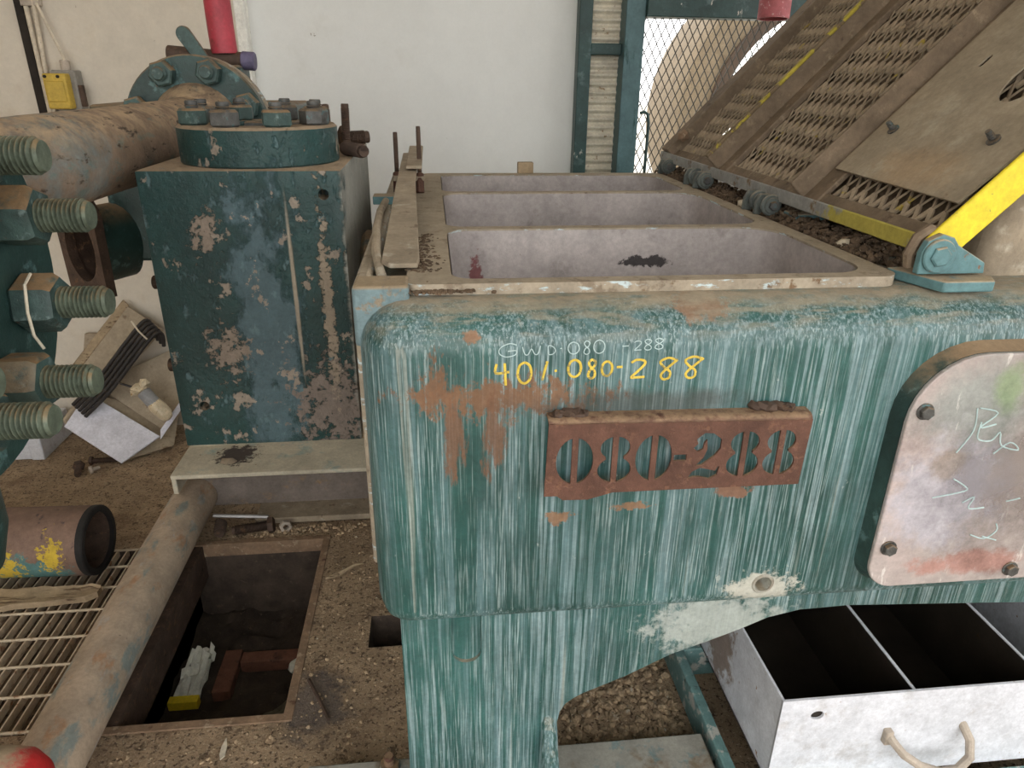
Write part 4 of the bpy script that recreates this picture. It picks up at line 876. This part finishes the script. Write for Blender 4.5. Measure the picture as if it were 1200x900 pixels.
def open_pipe():
    O = thing('open_pipe', 'short open rust brown pipe with chipped teal and yellow paint on the grating', 'pipe', (-1.45, 2.16, 0))
    m = axm((-1.95, 2.19, .128), (1, -.04, 0))
    build('shell', MB().lathe([(.097, 0), (.118, 0), (.118, .765), (.114, .775), (.100, .775), (.097, .76)], m, 40, close=True), 'pipe_open', O)
    k = MB(); n = 40
    vs = []
    for z in (.0, .764):
        for i in range(n): vs.append((.0968*math.cos(2*math.pi*i/n), .0968*math.sin(2*math.pi*i/n), z))
    k.add(vs, [(i, (i+1) % n, n+(i+1) % n, n+i) for i in range(n)]+[tuple(range(n))], m)
    build('rusty_bore', k, 'rust_dark', O)
    build('burnt_rim', MB().lathe(ring(.119, .097, .752, .778, .004), m, 40, close=True), 'black', O)
open_pipe()
def grating():
    G = thing('floor_grating', 'light rusty steel bar grating laid over the pit', 'grating', (-1.5, 1.87, 0))
    me = None
    def bar(name, mesh, loc):
        o = bpy.data.objects.new(name, mesh); COL.objects.link(o); o.parent = G; o.location = Vector(loc)-ORG[G.name]; return o
    b0 = build('bearing_bar', MB().box((-.0022, PY0+.005, -.022), (.0022, PY1-.005, .004)), 'grate', G)
    b0.data.transform(Matrix.Translation(ORG[G.name])); b0.location = Vector((-.945, 0, 0))-ORG[G.name]
    for i in range(1, 35): bar('bearing_bar', b0.data, (-.945-.0335*i, 0, 0))
    c0 = build('cross_rod', MB().tube([(-2.09, 0, .003), (-.94, 0, .003)], .0045, 6), 'grate', G)
    c0.data.transform(Matrix.Translation(ORG[G.name])); ys = [PY0+.008, 1.60, 1.715, 1.83, 1.95, 2.06, 2.17, PY1-.008]
    c0.location = Vector((0, ys[0], 0))-ORG[G.name]
    for y in ys[1:]: bar('cross_rod', c0.data, (0, y, 0))
grating()
def wood_scrap():
    k = MB(); n = 12; vs = []
    for i in range(n+1):
        t = i/n; x = -1.50+.36*t; y0 = 1.955+.03*t+.008*mnoise.noise((t*7, 1, 0)); y1 = 2.045-.005*t+.01*mnoise.noise((t*9, 5, 0)); h = .014+.012*mnoise.noise((t*6, 2, 9))
        if i == n: y0 += .02; y1 -= .005
        vs += [(x, y0, .008), (x, y1, .008), (x, y1, .02+h), (x, (y0+y1)/2+.01, .012+h), (x, y0, .022+h*.6)]
    fs = [(i*5+j, i*5+(j+1) % 5, (i+1)*5+(j+1) % 5, (i+1)*5+j) for i in range(n) for j in range(5)]+[(0, 1, 2, 3, 4), tuple(n*5+j for j in (4, 3, 2, 1, 0))]
    k.add(vs, fs)
    solo('split_wood', 'weathered grey splintered wood strip lying on the grating', 'wood', k, 'wood', (-1.3, 2.0, 0), angle=25)
wood_scrap()
def pit_things():
    S = thing('scrap_bag', 'crumpled white scrap bag with yellow printed end in the pit', 'bag', (-.86, 1.95, -.32))
    k = MB(); n = 8; vs = []
    for i in range(n+1):
        for j in range(n+1):
            u, v = i/n, j/n; x = -.905+.075*u+.03*v; y = 1.84+.15*v; vs.append((x, y, -.29+.07*v+.035*mnoise.noise((u*5, v*5, 1))))
    k.add(vs, [(i*(n+1)+j, (i+1)*(n+1)+j, (i+1)*(n+1)+j+1, i*(n+1)+j+1) for i in range(n) for j in range(n)])
    k.add([Vector(p)-Vector((0, 0, .03)) for p in vs], [(i*(n+1)+j, i*(n+1)+j+1, (i+1)*(n+1)+j+1, (i+1)*(n+1)+j) for i in range(n) for j in range(n)])
    build('crumpled_sheet', k, 'scrap_white', S, angle=25)
    build('yellow_end', MB().box((-.915, 1.815, -.32), (-.82, 1.845, -.285)), 'scrap_yellow', S, bevel=.003)
    solo('short_plank', 'reddish short plank lying in the pit beside the scrap bag', 'plank', MB().box((-.785, 1.85, -.33), (-.725, 2.04, -.285)), 'wood_red', (-.75, 1.95, -.33), bevel=.004)
    solo('cross_plank', 'reddish plank lying across the pit beyond the short plank', 'plank', MB().box((-.72, 1.97, -.33), (-.455, 2.02, -.28)), 'wood_red', (-.59, 2.0, -.33), bevel=.004)
    k = MB(); n = 10; vs = []
    for i in range(n+1):
        for j in range(5):
            u, v = i/n, j/4; vs.append((-.72+.25*u, 1.58+.2*u+.07*v+.03*mnoise.noise((u*4, v*3, 0)), -.29+.04*mnoise.noise((u*6, v*6, 4))))
    fs = [(i*5+j, (i+1)*5+j, (i+1)*5+j+1, i*5+j+1) for i in range(n) for j in range(4)]
    k.add(vs, fs); k.add([Vector(p)-Vector((0, 0, .02)) for p in vs], fs)
    solo('plastic_film', 'dirty olive plastic film crumpled on the pit mud', 'plastic film', k, 'plastic_film', (-.6, 1.7, -.32), angle=25)
    solo('paper_ball', 'small pale crumpled paper ball in the pit by the cross plank', 'paper', MB().rock((-.525, 1.93, -.28), .028).rock((-.505, 1.945, -.275), .02), 'scrap_white', (-.52, 1.93, -.3), angle=20)
pit_things()
lbolt('thick rusty bolt lying on the floor beside the pit under the beam', (-.66, 2.34, .03), (-1, -.1, -.05), .13, .018)
lbolt('stubby rusty bolt end beside the tan grey pipe under the beam', (-.84, 2.37, .03), (.15, -1, 0), .07, .022, False)
solo('steel_rod', 'thin bright steel rod resting on rusty bolts under the beam', 'rod', MB().tube([(-.86, 2.36, .072), (-.66, 2.36, .055)], .007, 8), 'rod', (-.75, 2.36, .05))
solo('loose_nut', 'pale grey hex nut lying beside the pit under the beam', 'nut', MB().lathe(ring(.024, .012, 0, .022, .003), axm((-.60, 2.35, .022), (.3, -1, .1)), 6, close=True), 'handle', (-.6, 2.35, 0))
solo('bent_nail', 'dark rusty nail rod lying on the floor beside the pit corner', 'nail', MB().tube([(-.397, 1.578, .012), (-.36, 1.51, .010), (-.324, 1.438, .008)], .006, 6), 'rust_dark', (-.36, 1.5, 0))
solo('wood_splinter', 'curved dark wood splinter lying on the floor near the beam', 'splinter', MB().tube([(-.41, 2.03, .01), (-.37, 2.045, .012), (-.32, 2.09, .012), (-.29, 2.10, .012)], [.004, .009, .006, .002], 6), 'wood', (-.36, 2.06, 0))
solo('pale_leaf', 'dry pale leaf lying on the floor in front of the pit', 'leaf', xf(MB().prism([(-.004, -.03), (.006, -.02), (.008, .01), (.002, .035), (-.006, .01), (-.008, -.015)], .004), Matrix.Translation((-.58, 1.37, .004)) @ Matrix.Rotation(.1, 4, 'Z')), 'string', (-.58, 1.37, 0))
def grit():
    b = MB()
    KEEP = [(.64, .98, .68, 2.02), (.66, 1.49, 1.71, 1.59), (-.07, 2.09, .235, 2.17), (-.73, 2.38, .11, 2.61), (-2.4, 2.98, -1.76, 3.27), (-1.04, 1.05, -.87, 2.5), (-1.75, 3.2, -1.45, 3.3), (-.35, .8, .64, 1.245)]
    def ok(x, y): return not any(a-.012 < x < c+.012 and b_-.012 < y < d+.012 for a, b_, c, d in KEEP) and not (PX0-.01 < x < PX1+.025 and PY0-.03 < y < PY1+.03) and not (HX0-.01 < x < HX1+.01 and HY0-.01 < y < HY1+.01)
    for i in range(2600):
        x = random.uniform(-1.0, .7); y = random.uniform(1.2, 2.4)
        if x > -.34 and x < .64 and y < 1.25: continue
        if ok(x, y): b.rock((x, y, .001), random.choice((.002, .003, .003, .004, .006)), (1, 1, .8), .4)
    for i in range(900):
        x = random.uniform(.22, .66); y = random.uniform(1.25, 1.75)
        if ok(x, y): b.rock((x, y, .002), random.uniform(.005, .013), (1, 1, .8), .4)
    for i in range(700):
        x = random.uniform(-1.9, -.98); y = random.uniform(2.32, 3.2)
        if ok(x, y): b.rock((x, y, .001), random.choice((.002, .003, .004, .006)), (1, 1, .8), .4)
    for i in range(160):
        x = random.uniform(-.72, -.3); y = random.gauss(2.345, .02)
        if ok(x, y): b.rock((x, y, .004), random.uniform(.004, .010), (1, 1, .8), .4)
    solo('floor_grit', 'loose grit and gravel scattered over the dusty floor', 'gravel', b, 'pebble', (0, 1.8, 0), kind='stuff', angle=20)
grit()
